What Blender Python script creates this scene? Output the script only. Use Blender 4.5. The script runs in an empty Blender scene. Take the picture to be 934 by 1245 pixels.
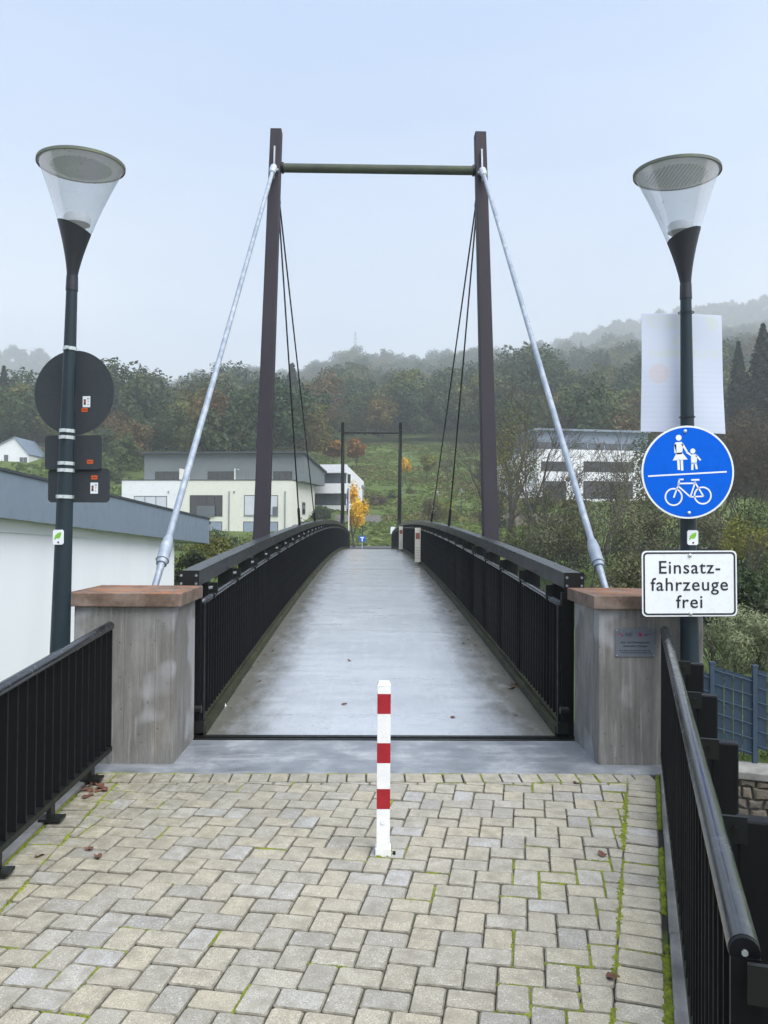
import bpy, math, random
from math import sin, cos, pi, radians, sqrt, atan2, tan, exp
from mathutils import Vector, Matrix, noise

# ------------------------------------------------------------------ camera
scene = bpy.context.scene
COL = scene.collection
CAM = Vector((-0.10, -0.56, 1.54))
FPX, PW, PH = 1040.0, 934.0, 1245.0
KY = FPX/935.0                       # survey depths below were taken with a 935 px lens at y = 0
cam_d = bpy.data.cameras.new('camera')
cam_d.sensor_fit = 'HORIZONTAL'; cam_d.sensor_width = 36.0; cam_d.lens = 36.0 * FPX / PW
cam_d.clip_start = 0.05; cam_d.clip_end = 6000
cam = bpy.data.objects.new('camera', cam_d); COL.objects.link(cam)
ROT = Matrix.Rotation(-math.atan(18/FPX), 3, 'Z') @ Matrix.Rotation(pi/2 + math.atan(17.5/FPX), 3, 'X') @ Matrix.Rotation(radians(0.4), 3, 'Z')
cam.matrix_world = Matrix.Translation(CAM) @ ROT.to_4x4()
scene.camera = cam

# ------------------------------------------------------------------ sky, sun, exposure
world = bpy.data.worlds.new('World'); scene.world = world; world.use_nodes = True
wn, wl = world.node_tree.nodes, world.node_tree.links
wn.clear()
SUN_EL, SUN_AZ = radians(56), radians(142)          # azimuth from +Y towards +X
w_out = wn.new('ShaderNodeOutputWorld'); w_bg = wn.new('ShaderNodeBackground')
w_sky = wn.new('ShaderNodeTexSky'); w_sky.sky_type = 'NISHITA'; w_sky.sun_disc = False
w_sky.sun_elevation = SUN_EL; w_sky.sun_rotation = SUN_AZ
w_sky.air_density = 1.0; w_sky.dust_density = 3.0; w_sky.ozone_density = 1.5
w_tc = wn.new('ShaderNodeTexCoord'); w_sep = wn.new('ShaderNodeSeparateXYZ')
w_ramp = wn.new('ShaderNodeValToRGB')
w_nz = wn.new('ShaderNodeTexNoise'); w_nz.inputs['Scale'].default_value = 2.2; w_nz.inputs['Detail'].default_value = 3
w_map = wn.new('ShaderNodeMapping'); w_map.inputs['Scale'].default_value = (1, 1, 3.0)
w_mul = wn.new('ShaderNodeMath'); w_mul.operation = 'MULTIPLY_ADD'; w_mul.inputs[1].default_value = 0.34; 
wl.new(w_tc.outputs['Generated'], w_sep.inputs[0]); wl.new(w_tc.outputs['Generated'], w_map.inputs[0]); wl.new(w_map.outputs[0], w_nz.inputs['Vector'])
w_sub = wn.new('ShaderNodeMath'); w_sub.operation = 'SUBTRACT'; w_sub.inputs[1].default_value = 0.5
wl.new(w_nz.outputs['Fac'], w_sub.inputs[0]); wl.new(w_sub.outputs[0], w_mul.inputs[0]); wl.new(w_sep.outputs['Z'], w_mul.inputs[2])
wl.new(w_mul.outputs[0], w_ramp.inputs[0])
cr = w_ramp.color_ramp
cr.elements[0].position = 0.0; cr.elements[0].color = (1.34, 1.36, 1.38, 1)
cr.elements[1].position = 0.9; cr.elements[1].color = (0.55, 0.74, 1.05, 1)
e_ = cr.elements.new(0.13); e_.color = (1.12, 1.19, 1.28, 1)
e_ = cr.elements.new(0.27); e_.color = (0.79, 0.92, 1.14, 1)
e_ = cr.elements.new(0.50); e_.color = (0.47, 0.66, 1.04, 1)
w_scale = wn.new('ShaderNodeMixRGB'); w_scale.blend_type = 'MULTIPLY'; w_scale.inputs[0].default_value = 1.0
w_scale.inputs[2].default_value = (0.09, 0.09, 0.09, 1)
wl.new(w_sky.outputs[0], w_scale.inputs[1])
w_mix = wn.new('ShaderNodeMixRGB'); w_mix.inputs[0].default_value = 0.85   # cloud layer over the clear sky
wl.new(w_scale.outputs[0], w_mix.inputs[1]); wl.new(w_ramp.outputs[0], w_mix.inputs[2])
wl.new(w_mix.outputs[0], w_bg.inputs[0]); w_bg.inputs[1].default_value = 0.49
wl.new(w_bg.outputs[0], w_out.inputs['Surface'])

sun_d = bpy.data.lights.new('sun', 'SUN'); sun_d.energy = 2.9; sun_d.angle = radians(60); sun_d.color = (1.0, 0.98, 0.95)
sun = bpy.data.objects.new('sun', sun_d); COL.objects.link(sun)
sdir = Vector((sin(SUN_AZ)*cos(SUN_EL), cos(SUN_AZ)*cos(SUN_EL), sin(SUN_EL)))
sun.rotation_euler = sdir.to_track_quat('Z', 'Y').to_euler(); sun.location = (0, 0, 40)

scene.view_settings.view_transform = 'Standard'; scene.view_settings.look = 'None'
scene.view_settings.exposure = 0.92; scene.view_settings.gamma = 1.0; scene.view_settings.use_curve_mapping = False
scene.cycles.use_denoising = True
scene.cycles.max_bounces = 8; scene.cycles.diffuse_bounces = 3; scene.cycles.glossy_bounces = 3
scene.cycles.transparent_max_bounces = 24; scene.cycles.transmission_bounces = 4; scene.cycles.volume_bounces = 4
scene.cycles.sample_clamp_indirect = 4.0

# ------------------------------------------------------------------ helpers
def ray(px, py):
    d = ROT @ Vector(((px-PW/2)/FPX, -(py-PH/2)/FPX, -1.0)); return d / d.y
def wy(y): return y*KY+CAM.y
def at(px, py, y): return CAM + ray(px, py) * (y*KY)
def atz(px, py, z):
    d = ray(px, py); return CAM + d * ((z-CAM.z)/d.z)

def tag(o, label=None, cat=None, group=None, kind=None):
    if label: o['label'] = label
    if cat: o['category'] = cat
    if group: o['group'] = group
    if kind: o['kind'] = kind
    return o
def empty(name, loc=(0, 0, 0), rz=0.0):
    o = bpy.data.objects.new(name, None); COL.objects.link(o); o.location = loc; o.rotation_euler = (0, 0, rz)
    o.empty_display_size = 0.2
    return o

class MB:
    def __init__(s): s.v = []; s.f = []; s.m = []; s.cur = 0
    def add(s, vs, fs, M=None):
        o = len(s.v)
        for v in vs:
            v = Vector(v); s.v.append(M @ v if M else v)
        for f in fs: s.f.append([i+o for i in f]); s.m.append(s.cur)
        return s
    def box(s, a, b, M=None):
        x0, y0, z0 = a; x1, y1, z1 = b
        vs = [(x0,y0,z0),(x1,y0,z0),(x1,y1,z0),(x0,y1,z0),(x0,y0,z1),(x1,y0,z1),(x1,y1,z1),(x0,y1,z1)]
        return s.add(vs, [(0,3,2,1),(4,5,6,7),(0,1,5,4),(1,2,6,5),(2,3,7,6),(3,0,4,7)], M)
    def hexa(s, bot, top):      # four corners each, same winding
        return s.add(list(bot)+list(top), [(0,3,2,1),(4,5,6,7),(0,1,5,4),(1,2,6,5),(2,3,7,6),(3,0,4,7)])
    def tube(s, pts, r, n=8, cap=True, flat=(1, 1)):
        pts = [Vector(p) for p in pts]; rs = r if isinstance(r, (list, tuple)) else [r]*len(pts)
        o = len(s.v); up = Vector((0, 0, 1)); prev = None
        for i, p in enumerate(pts):
            t = (pts[min(i+1, len(pts)-1)] - pts[max(i-1, 0)]).normalized()
            if prev is None:
                a = t.cross(up)
                if a.length < 1e-3: a = t.cross(Vector((0, 1, 0)))
            else: a = prev - t*prev.dot(t)
            a.normalize(); b = t.cross(a).normalized(); prev = a
            for k in range(n):
                w = 2*pi*(k+0.5)/n
                s.v.append(p + (a*cos(w)*flat[0] + b*sin(w)*flat[1])*rs[i])
        for i in range(len(pts)-1):
            for k in range(n):
                k2 = (k+1) % n
                s.f.append([o+i*n+k, o+i*n+k2, o+(i+1)*n+k2, o+(i+1)*n+k]); s.m.append(s.cur)
        if cap:
            s.f.append([o+k for k in range(n)][::-1]); s.m.append(s.cur)
            s.f.append([o+(len(pts)-1)*n+k for k in range(n)]); s.m.append(s.cur)
        return s
    def lathe(s, prof, n=32, M=None, closed=False):
        o = len(s.v)
        for (r, z) in prof:
            for k in range(n):
                v = Vector((r*cos(2*pi*k/n), r*sin(2*pi*k/n), z)); s.v.append(M @ v if M else v)
        for i in range(len(prof)-1):
            for k in range(n):
                k2 = (k+1) % n
                s.f.append([o+i*n+k, o+i*n+k2, o+(i+1)*n+k2, o+(i+1)*n+k]); s.m.append(s.cur)
        if closed:
            s.f.append([o+k for k in range(n)][::-1]); s.m.append(s.cur)
            s.f.append([o+(len(prof)-1)*n+k for k in range(n)]); s.m.append(s.cur)
        return s
    def prism(s, poly, z0, z1, M=None):
        n = len(poly)
        vs = [(x, y, z0) for x, y in poly]+[(x, y, z1) for x, y in poly]
        fs = [tuple(range(n))[::-1], tuple(range(n, 2*n))]+[(i, (i+1) % n, n+(i+1) % n, n+i) for i in range(n)]
        return s.add(vs, fs, M)
    def mesh(s, name, mats, smooth=False):
        me = bpy.data.meshes.new(name); me.from_pydata([tuple(v) for v in s.v], [], s.f)
        for m in (mats if isinstance(mats, (list, tuple)) else [mats]): me.materials.append(m)
        if any(s.m): me.polygons.foreach_set('material_index', s.m)
        if smooth: me.polygons.foreach_set('use_smooth', [True]*len(me.polygons))
        me.update(); return me
    def build(s, name, mats, parent=None, smooth=False, bevel=0, loc=None, auto=None):
        me = s.mesh(name, mats, smooth or auto is not None)
        if auto is not None:
            me.set_sharp_from_angle(angle=radians(auto))
        o = bpy.data.objects.new(name, me); COL.objects.link(o)
        if parent: o.parent = parent
        if loc is not None: o.location = loc
        if bevel:
            b = o.modifiers.new('bevel', 'BEVEL'); b.width = bevel; b.segments = 2; b.limit_method = 'ANGLE'; b.angle_limit = radians(40)
        return o

def inst(me, name, parent=None, M=None):
    o = bpy.data.objects.new(name, me); COL.objects.link(o)
    if parent: o.parent = parent
    if M is not None: o.matrix_local = M
    return o

# ------------------------------------------------------------------ materials
MATS = {}
def S(h):
    h = h.lstrip('#'); c = [int(h[i:i+2], 16)/255 for i in (0, 2, 4)]
    return tuple((x/12.92 if x <= 0.04045 else ((x+0.055)/1.055)**2.4) for x in c) + (1,)
class NT:
    def __init__(s, name):
        s.mat = bpy.data.materials.new(name); s.mat.use_nodes = True; s.t = s.mat.node_tree; s.t.nodes.clear()
        s.out = s.t.nodes.new('ShaderNodeOutputMaterial'); MATS[name] = s.mat
    def n(s, typ, ins=None, **kw):
        nd = s.t.nodes.new('ShaderNode'+typ)
        for k, v in kw.items(): setattr(nd, k, v)
        for k, v in (ins or {}).items(): s.set(nd, k, v)
        return nd
    def set(s, nd, k, v):
        if isinstance(v, bpy.types.NodeSocket): s.t.links.new(v, nd.inputs[k])
        elif isinstance(v, bpy.types.Node): s.t.links.new(v.outputs[0], nd.inputs[k])
        else: nd.inputs[k].default_value = v
    def coord(s, kind='Object', scale=(1, 1, 1), rot=(0, 0, 0), jitter=False):
        tc = s.n('TexCoord'); v = tc.outputs[kind]
        if jitter:
            oi = s.n('ObjectInfo'); v = s.n('VectorMath', {0: v, 1: s.n('VectorMath', {0: oi.outputs['Random'], 1: (37.0, 91.0, 53.0)}, operation='MULTIPLY').outputs[0]}, operation='ADD').outputs[0]
        return s.n('Mapping', {'Vector': v, 'Scale': scale, 'Rotation': rot}).outputs[0]
    def noise(s, vec, scale, detail=4, rough=0.55, dist=0.0):
        return s.n('TexNoise', {'Vector': vec, 'Scale': scale, 'Detail': detail, 'Roughness': rough, 'Distortion': dist}).outputs['Fac']
    def ramp(s, fac, stops):
        r = s.n('ValToRGB'); s.set(r, 0, fac); c = r.color_ramp
        c.elements[0].position, c.elements[0].color = stops[0][0], stops[0][1]
        c.elements[1].position, c.elements[1].color = stops[-1][0], stops[-1][1]
        for p, col in stops[1:-1]:
            e = c.elements.new(p); e.color = col
        return r.outputs[0]
    def step(s, fac, a, b): return s.n('MapRange', {0: fac, 1: a, 2: b, 3: 0.0, 4: 1.0}).outputs[0]
    def mix(s, fac, a, b, mode='MIX'):
        return s.n('MixRGB', {0: fac, 1: a, 2: b}, blend_type=mode).outputs[0]
    def math(s, op, a, b=0.0): return s.n('Math', {0: a, 1: b}, operation=op).outputs[0]
    def bump(s, h, strength=0.3, dist=0.01): return s.n('Bump', {'Height': h, 'Strength': strength, 'Distance': dist}).outputs[0]
    def bsdf(s, color, rough=0.6, metal=0.0, normal=None, spec=0.5, **kw):
        b = s.n('BsdfPrincipled', {'Base Color': color, 'Roughness': rough, 'Metallic': metal, 'Specular IOR Level': spec})
        if normal is not None: s.set(b, 'Normal', normal)
        for k, v in kw.items(): s.set(b, k.replace('_', ' '), v)
        s.t.links.new(b.outputs[0], s.out.inputs['Surface']); return s.mat

def plain(name, c1, rough=0.6, c2=None, scale=3.0, metal=0.0, bump=0.0, bscale=60, jitter=False, spec=0.5, bdist=0.003):
    m = NT(name); v = m.coord(jitter=jitter)
    c2 = c2 or tuple(x*0.8 for x in c1[:3])+(1,)
    n1 = m.noise(v, scale, 5, 0.6); col = m.mix(m.step(n1, 0.35, 0.65), c1, c2)
    n2 = m.noise(v, scale*9, 3); col = m.mix(m.math('MULTIPLY', m.step(n2, 0.5, 0.75), 0.25), col, tuple(x*0.6 for x in c1[:3])+(1,))
    r = m.n('MapRange', {0: n2, 1: 0.3, 2: 0.7, 3: max(0.02, rough-0.08), 4: min(1, rough+0.08)}).outputs[0]
    nm = m.bump(m.noise(v, bscale, 3), bump, bdist) if bump else None
    return m.bsdf(col, r, metal, nm, spec)

plain('black_paint', (0.003, 0.0036, 0.0048, 1), 0.5, (0.0045, 0.0052, 0.0065, 1), 2.0, bump=0.1, bscale=30, spec=0.2)
plain('dark_steel', (0.005, 0.006, 0.007, 1), 0.45, (0.010, 0.012, 0.009, 1), 1.5, bump=0.15, bscale=40, spec=0.3)
plain('pole_paint', (0.009, 0.020, 0.028, 1), 0.45, (0.012, 0.024, 0.032, 1), 2.0, spec=0.35)
plain('cone_paint', (0.006, 0.009, 0.015, 1), 0.5, (0.013, 0.016, 0.022, 1), 9.0, bump=0.2, bscale=120)
plain('galvanised', (0.40, 0.43, 0.47, 1), 0.45, (0.58, 0.61, 0.66, 1), 6.0, metal=0.55)
plain('galv_dark', (0.22, 0.24, 0.27, 1), 0.5, (0.32, 0.34, 0.37, 1), 6.0, metal=0.5)
plain('clamp_metal', (0.62, 0.68, 0.68, 1), 0.32, (0.5, 0.55, 0.55, 1), 8.0, metal=0.7)
plain('white_paint', (0.80, 0.80, 0.80, 1), 0.38, (0.70, 0.70, 0.68, 1), 9.0)
plain('red_paint', (0.36, 0.008, 0.018, 1), 0.42, (0.27, 0.007, 0.014, 1), 11.0)
plain('sign_white', (0.74, 0.77, 0.80, 1), 0.35, (0.70, 0.73, 0.76, 1), 3.0)
plain('sign_blue', (0.0005, 0.105, 0.60, 1), 0.45, (0.0005, 0.10, 0.57, 1), 2.0, spec=0.08)
plain('sign_black', (0.008, 0.009, 0.011, 1), 0.4)
plain('sign_back', (0.030, 0.037, 0.043, 1), 0.6, (0.036, 0.043, 0.049, 1), 3.0, spec=0.3)
plain('orange_sticker', (0.60, 0.10, 0.02, 1), 0.5)
plain('leaf_sticker_green', (0.16, 0.42, 0.03, 1), 0.5, (0.25, 0.52, 0.06, 1), 30)
plain('cream_render', (0.72, 0.72, 0.63, 1), 0.85, (0.69, 0.69, 0.60, 1), 0.3, bump=0.2)
plain('white_render', (0.78, 0.79, 0.80, 1), 0.85, (0.74, 0.75, 0.77, 1), 0.25, bump=0.2)
plain('grey_render', (0.15, 0.175, 0.18, 1), 0.85, (0.135, 0.155, 0.16, 1), 0.3, bump=0.2)
plain('fascia_grey', (0.19, 0.235, 0.29, 1), 0.5, (0.175, 0.22, 0.275, 1), 0.4)
plain('roof_dark', (0.05, 0.06, 0.07, 1), 0.6)
plain('anthracite', (0.022, 0.025, 0.03, 1), 0.4)
plain('blind', (0.60, 0.62, 0.66, 1), 0.6, (0.52, 0.55, 0.6, 1), 0.9)
plain('slate_blue', (0.17, 0.22, 0.29, 1), 0.5, (0.21, 0.26, 0.33, 1), 0.5)
plain('tan_render', (0.40, 0.32, 0.22, 1), 0.85)
plain('roof_red', (0.25, 0.08, 0.05, 1), 0.8)
plain('bark', (0.045, 0.036, 0.028, 1), 0.9, (0.08, 0.068, 0.055, 1), 4.0, bump=0.5, bscale=14, jitter=True, bdist=0.02)
plain('bark_grey', (0.085, 0.075, 0.062, 1), 0.9, (0.05, 0.045, 0.036, 1), 4.0, bump=0.5, bscale=14, jitter=True, bdist=0.02)
plain('asphalt', (0.055, 0.058, 0.063, 1), 0.75, (0.075, 0.078, 0.083, 1), 1.0, bump=0.4, bscale=150)
plain('kerb_concrete', (0.27, 0.26, 0.245, 1), 0.85, (0.15, 0.148, 0.13, 1), 5.0, bump=0.5, bscale=120)
plain('fence_blue', (0.024, 0.046, 0.075, 1), 0.5, (0.030, 0.055, 0.088, 1), 5.0)
plain('fence_wire', (0.055, 0.09, 0.13, 1), 0.45, (0.045, 0.075, 0.11, 1), 5.0)
plain('stone_a', (0.22, 0.18, 0.13, 1), 0.9, (0.11, 0.098, 0.08, 1), 3.0, bump=0.8, bscale=30, jitter=True, bdist=0.012)
plain('mortar', (0.11, 0.10, 0.085, 1), 0.95)
plain('plaque_metal', (0.15, 0.17, 0.20, 1), 0.5, (0.17, 0.19, 0.22, 1), 20, metal=0.4)
plain('plaque_ink', (0.03, 0.035, 0.05, 1), 0.6)
plain('plaque_red', (0.30, 0.015, 0.06, 1), 0.6)
plain('dead_leaf', (0.07, 0.028, 0.016, 1), 0.8, (0.14, 0.06, 0.03, 1), 30, jitter=True)
plain('paper', (0.75, 0.75, 0.75, 1), 0.8)
plain('flag_blue', (0.03, 0.03, 0.14, 1), 0.8)
plain('moss', (0.20, 0.24, 0.012, 1), 0.95, (0.085, 0.11, 0.008, 1), 16, bump=0.6, bscale=300)

plain('algae_steel', (0.018, 0.020, 0.010, 1), 0.6, (0.050, 0.052, 0.022, 1), 4.0, bump=0.3, bscale=60, spec=0.25)
plain('paver_edge', (0.13, 0.12, 0.092, 1), 0.9, (0.23, 0.21, 0.165, 1), 30.0)
def pylon_paint():
    m = NT('pylon_paint'); v = m.coord(scale=(1, 1, 0.25))
    n1 = m.noise(v, 4.0, 5); col = m.mix(m.step(n1, 0.35, 0.7), (0.021, 0.018, 0.024, 1), (0.028, 0.024, 0.032, 1))
    return m.bsdf(col, 0.6, 0.0, m.bump(m.noise(m.coord(), 90, 2), 0.1, 0.002), 0.22)
pylon_paint()
def chord_paint():
    m = NT('chord_paint'); v = m.coord()
    n1 = m.noise(v, 5.0, 6, 0.7); n2 = m.noise(v, 38.0, 4, 0.7)
    col = m.mix(m.step(n1, 0.4, 0.7), (0.014, 0.016, 0.018, 1), (0.030, 0.034, 0.034, 1))
    col = m.mix(m.math('MULTIPLY', m.step(n2, 0.55, 0.70), 0.25), col, (0.010, 0.011, 0.010, 1))
    r = m.n('MapRange', {0: n1, 1: 0.3, 2: 0.7, 3: 0.24, 4: 0.40}).outputs[0]
    return m.bsdf(col, r, 0.0, None, 0.7)
chord_paint()
def beam_green():
    m = NT('beam_paint'); v = m.coord()
    n1 = m.noise(v, 5.0, 5); col = m.mix(m.step(n1, 0.35, 0.65), (0.035, 0.045, 0.032, 1), (0.055, 0.068, 0.040, 1))
    return m.bsdf(col, 0.7)
beam_green()
def rail_metal():
    m = NT('rail_top'); v = m.coord()
    n1 = m.noise(v, 110.0, 4, 0.7); n2 = m.noise(v, 14.0, 5, 0.7)
    col = m.mix(m.step(n1, 0.45, 0.75), (0.010, 0.012, 0.015, 1), (0.020, 0.024, 0.028, 1))
    col = m.mix(m.math('MULTIPLY', m.step(n2, 0.52, 0.68), 0.7), col, (0.045, 0.052, 0.060, 1))
    return m.bsdf(col, m.n('MapRange', {0: n2, 1: 0.3, 2: 0.7, 3: 0.13, 4: 0.30}).outputs[0], 0.0, m.bump(n1, 0.06, 0.001), 0.7)
rail_metal()
def galvanised_stay():
    m = NT('stay_galvanised'); v = m.coord(scale=(1, 1, 0.35))
    n1 = m.noise(v, 14.0, 5, 0.6); n2 = m.noise(v, 3.0, 3)
    col = m.ramp(n1, [(0.3, (0.20, 0.24, 0.30, 1)), (0.55, (0.31, 0.35, 0.40, 1)), (0.75, (0.46, 0.49, 0.53, 1))])
    col = m.mix(m.math('MULTIPLY', m.step(n2, 0.5, 0.62), 0.55), col, (0.19, 0.23, 0.29, 1))
    return m.bsdf(col, 0.55, 0.25)
galvanised_stay()
def concrete():
    m = NT('concrete'); v = m.coord()
    vs = m.coord(scale=(1, 1, 0.06)); vm = m.coord(scale=(1, 1, 0.35))
    streak = m.noise(vs, 26, 4, 0.6); broad = m.noise(vm, 4.0, 5, 0.65); fine = m.noise(v, 90, 3)
    col = m.ramp(broad, [(0.30, (0.112, 0.109, 0.100, 1)), (0.5, (0.19, 0.186, 0.174, 1)), (0.70, (0.31, 0.306, 0.292, 1))])
    col = m.mix(m.math('MULTIPLY', m.step(streak, 0.42, 0.66), 0.55), col, (0.10, 0.095, 0.085, 1))
    col = m.mix(m.math('MULTIPLY', m.step(m.noise(vs, 40, 3), 0.56, 0.7), 0.45), col, (0.36, 0.34, 0.31, 1))
    col = m.mix(m.math('MULTIPLY', m.step(m.noise(m.coord(scale=(1, 1, .2)), 7, 3), 0.58, 0.72), 0.35), col, (0.20, 0.155, 0.105, 1))
    pat = m.noise(v, 2.1, 2, 0.5); col = m.mix(m.math('MULTIPLY', m.step(pat, 0.54, 0.60), 0.6), col, (0.36, 0.37, 0.385, 1))
    col = m.mix(m.math('MULTIPLY', m.step(m.noise(v, 150, 3, 0.7), 0.5, 0.66), 0.35), col, (0.09, 0.085, 0.078, 1))
    sxyz = m.n('SeparateXYZ', {0: v}); bid = m.math('FLOOR', m.math('MULTIPLY', m.math('ADD', sxyz.outputs[0], sxyz.outputs[1]), 10.0))
    tone = m.n('TexWhiteNoise', {'W': bid}, noise_dimensions='1D').outputs['Value']
    col = m.mix(m.math('MULTIPLY', m.step(tone, 0.45, 1.0), 0.30), col, (0.095, 0.090, 0.080, 1))
    pores = m.step(m.n('TexVoronoi', {'Vector': v, 'Scale': 21.0}).outputs['Distance'], 0.15, 0.06)
    col = m.mix(m.math('MULTIPLY', pores, 0.5), col, (0.05, 0.05, 0.045, 1))
    boards = m.math('ABSOLUTE', m.math('SUBTRACT', m.math('FRACT', m.math('MULTIPLY', m.math('ADD', sxyz.outputs[0], sxyz.outputs[1]), 10.0)), 0.5))
    h = m.math('ADD', m.math('MULTIPLY', m.step(boards, 0.47, 0.5), -0.5), m.math('ADD', m.math('MULTIPLY', streak, 0.9), m.math('MULTIPLY', fine, 0.3)))
    h = m.math('SUBTRACT', h, m.math('MULTIPLY', pores, 0.6))
    return m.bsdf(col, 0.82, 0.0, m.bump(h, 0.55, 0.008))
concrete()
def cap_stone():
    m = NT('cap_stone'); v = m.coord()
    a = m.noise(v, 12, 6, 0.7); b = m.noise(v, 3.2, 4)
    col = m.ramp(a, [(0.3, (0.070, 0.045, 0.032, 1)), (0.55, (0.125, 0.082, 0.058, 1)), (0.75, (0.215, 0.165, 0.130, 1))])
    col = m.mix(m.math('MULTIPLY', m.step(b, 0.5, 0.62), 0.5), col, (0.25, 0.205, 0.175, 1))
    g = m.n('NewGeometry'); up = m.step(m.n('SeparateXYZ', {0: g.outputs['Normal']}).outputs[2], 0.5, 0.9)
    lich = m.math('MULTIPLY', up, m.step(m.noise(v, 5.0, 6, 0.7), 0.44, 0.62))
    col = m.mix(m.math('MULTIPLY', lich, 0.85), col, (0.33, 0.12, 0.035, 1))
    return m.bsdf(col, 0.85, 0.0, m.bump(a, 0.5, 0.006))
cap_stone()
def deck_mat():
    m = NT('deck_concrete'); tc = m.n('TexCoord'); v = tc.outputs['Object']
    sx = m.n('SeparateXYZ', {0: v})
    br = m.noise(m.coord(scale=(0.7, 3, 1)), 1.6, 5, 0.65); big = m.noise(v, 0.7, 4); fine = m.noise(v, 55, 3)
    lng = m.noise(m.coord(scale=(6, 0.7, 1)), 2.0, 4, 0.6)
    col = m.mix(m.step(br, 0.32, 0.70), (0.32, 0.342, 0.37, 1), (0.45, 0.472, 0.50, 1))
    col = m.mix(m.math('MULTIPLY', m.step(big, 0.42, 0.65), 0.5), col, (0.225, 0.238, 0.255, 1))
    col = m.mix(m.math('MULTIPLY', m.step(lng, 0.52, 0.72), 0.45), col, (0.47, 0.49, 0.515, 1))
    col = m.mix(m.math('MULTIPLY', m.step(fine, 0.52, 0.68), 0.22), col, (0.12, 0.125, 0.13, 1))
    blots = m.noise(v, 6.0, 5, 0.7); col = m.mix(m.math('MULTIPLY', m.step(blots, 0.52, 0.72), 0.4), col, (0.17, 0.178, 0.18, 1))
    ax = m.math('ABSOLUTE', sx.outputs[0])
    edge = m.math('ADD', ax, m.math('MULTIPLY', m.math('SUBTRACT', m.noise(m.coord(scale=(2.2, 0.8, 1)), 2.4, 5, 0.65), 0.5), 0.75))
    e1 = m.step(edge, 0.80, 1.18)
    col = m.mix(m.math('MULTIPLY', e1, 0.85), col, (0.072, 0.066, 0.036, 1))
    spk = m.step(m.noise(v, 26, 2, 0.5), 0.70, 0.74); col = m.mix(m.math('MULTIPLY', spk, 0.6), col, (0.06, 0.06, 0.055, 1))
    r = m.n('MapRange', {0: m.math('ADD', m.math('MULTIPLY', br, 0.6), m.math('MULTIPLY', big, 0.4)), 1: 0.35, 2: 0.65, 3: 0.20, 4: 0.50}).outputs[0]
    r = m.math('ADD', r, m.math('MULTIPLY', e1, 0.25))
    h = m.math('ADD', m.math('MULTIPLY', fine, 0.5), m.math('MULTIPLY', blots, 0.4))
    return m.bsdf(col, r, 0.0, m.bump(h, 0.05, 0.002), 0.6, Coat_Weight=1.0, Coat_Roughness=0.24, Coat_IOR=1.5)
deck_mat()
def slab_mat():
    m = NT('slab_concrete'); v = m.coord()
    a = m.noise(v, 3.0, 6, 0.7); b = m.noise(v, 60, 4, 0.7); c = m.noise(m.coord(scale=(0.6, 4, 1)), 3.0, 4)
    col = m.ramp(a, [(0.3, (0.115, 0.125, 0.14, 1)), (0.5, (0.195, 0.21, 0.23, 1)), (0.68, (0.34, 0.355, 0.37, 1))])
    col = m.mix(m.math('MULTIPLY', m.step(b, 0.5, 0.65), 0.3), col, (0.10, 0.105, 0.11, 1))
    col = m.mix(m.math('MULTIPLY', m.step(c, 0.55, 0.7), 0.4), col, (0.36, 0.37, 0.38, 1))
    return m.bsdf(col, m.n('MapRange', {0: a, 1: 0.3, 2: 0.7, 3: 0.3, 4: 0.55}).outputs[0], 0.0, m.bump(b, 0.3, 0.004))
slab_mat()
def paver_mat():
    m = NT('paver_stone'); v = m.coord(jitter=True)
    oi = m.n('ObjectInfo'); g = m.n('NewGeometry')
    rnd = m.math('FRACT', m.math('ADD', oi.outputs['Random'], m.math('MULTIPLY', g.outputs['Random Per Island'], 7.31)))
    col = m.ramp(rnd, [(0.0, (0.30, 0.288, 0.262, 1)), (0.2, (0.37, 0.335, 0.26, 1)), (0.40, (0.42, 0.372, 0.27, 1)), (0.60, (0.33, 0.312, 0.27, 1)), (0.82, (0.40, 0.362, 0.272, 1)), (1.0, (0.385, 0.378, 0.362, 1))])
    speck = m.noise(v, 240, 3, 0.7); speck2 = m.noise(v, 130, 2, 0.6); blot = m.noise(v, 14, 4, 0.6)
    col = m.mix(m.math('MULTIPLY', m.step(speck, 0.48, 0.62), 0.75), col, (0.12, 0.115, 0.10, 1))
    col = m.mix(m.math('MULTIPLY', m.step(speck2, 0.58, 0.68), 0.6), col, (0.62, 0.61, 0.57, 1))
    col = m.mix(m.math('MULTIPLY', m.step(blot, 0.42, 0.68), 0.6), col, (0.19, 0.172, 0.13, 1))
    # dirt and algae spread in the corner towards the bridge's railing
    p = g.outputs['Position']; sp = m.n('SeparateXYZ', {0: p})
    d = m.math('ADD', m.math('MULTIPLY', sp.outputs[0], -0.55), m.math('MULTIPLY', sp.outputs[1], 0.35))
    d = m.math('ADD', d, m.math('MULTIPLY', m.noise(p, 3.0, 4), 0.7))
    alg = m.math('MULTIPLY', m.step(d, 1.95, 2.75), m.step(m.noise(p, 14, 4, 0.7), 0.36, 0.60))
    col = m.mix(m.math('MULTIPLY', alg, 0.62), col, (0.115, 0.105, 0.055, 1))
    lich = m.step(m.noise(p, 75, 2, 0.6), 0.66, 0.72)
    col = m.mix(m.math('MULTIPLY', lich, m.math('MULTIPLY', m.step(d, 2.1, 2.7), 0.7)), col, (0.42, 0.42, 0.39, 1))
    return m.bsdf(col, 0.62, 0.0, m.bump(m.math('ADD', speck, m.math('MULTIPLY', blot, 0.8)), 0.45, 0.003), 0.45)
paver_mat()
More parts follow.
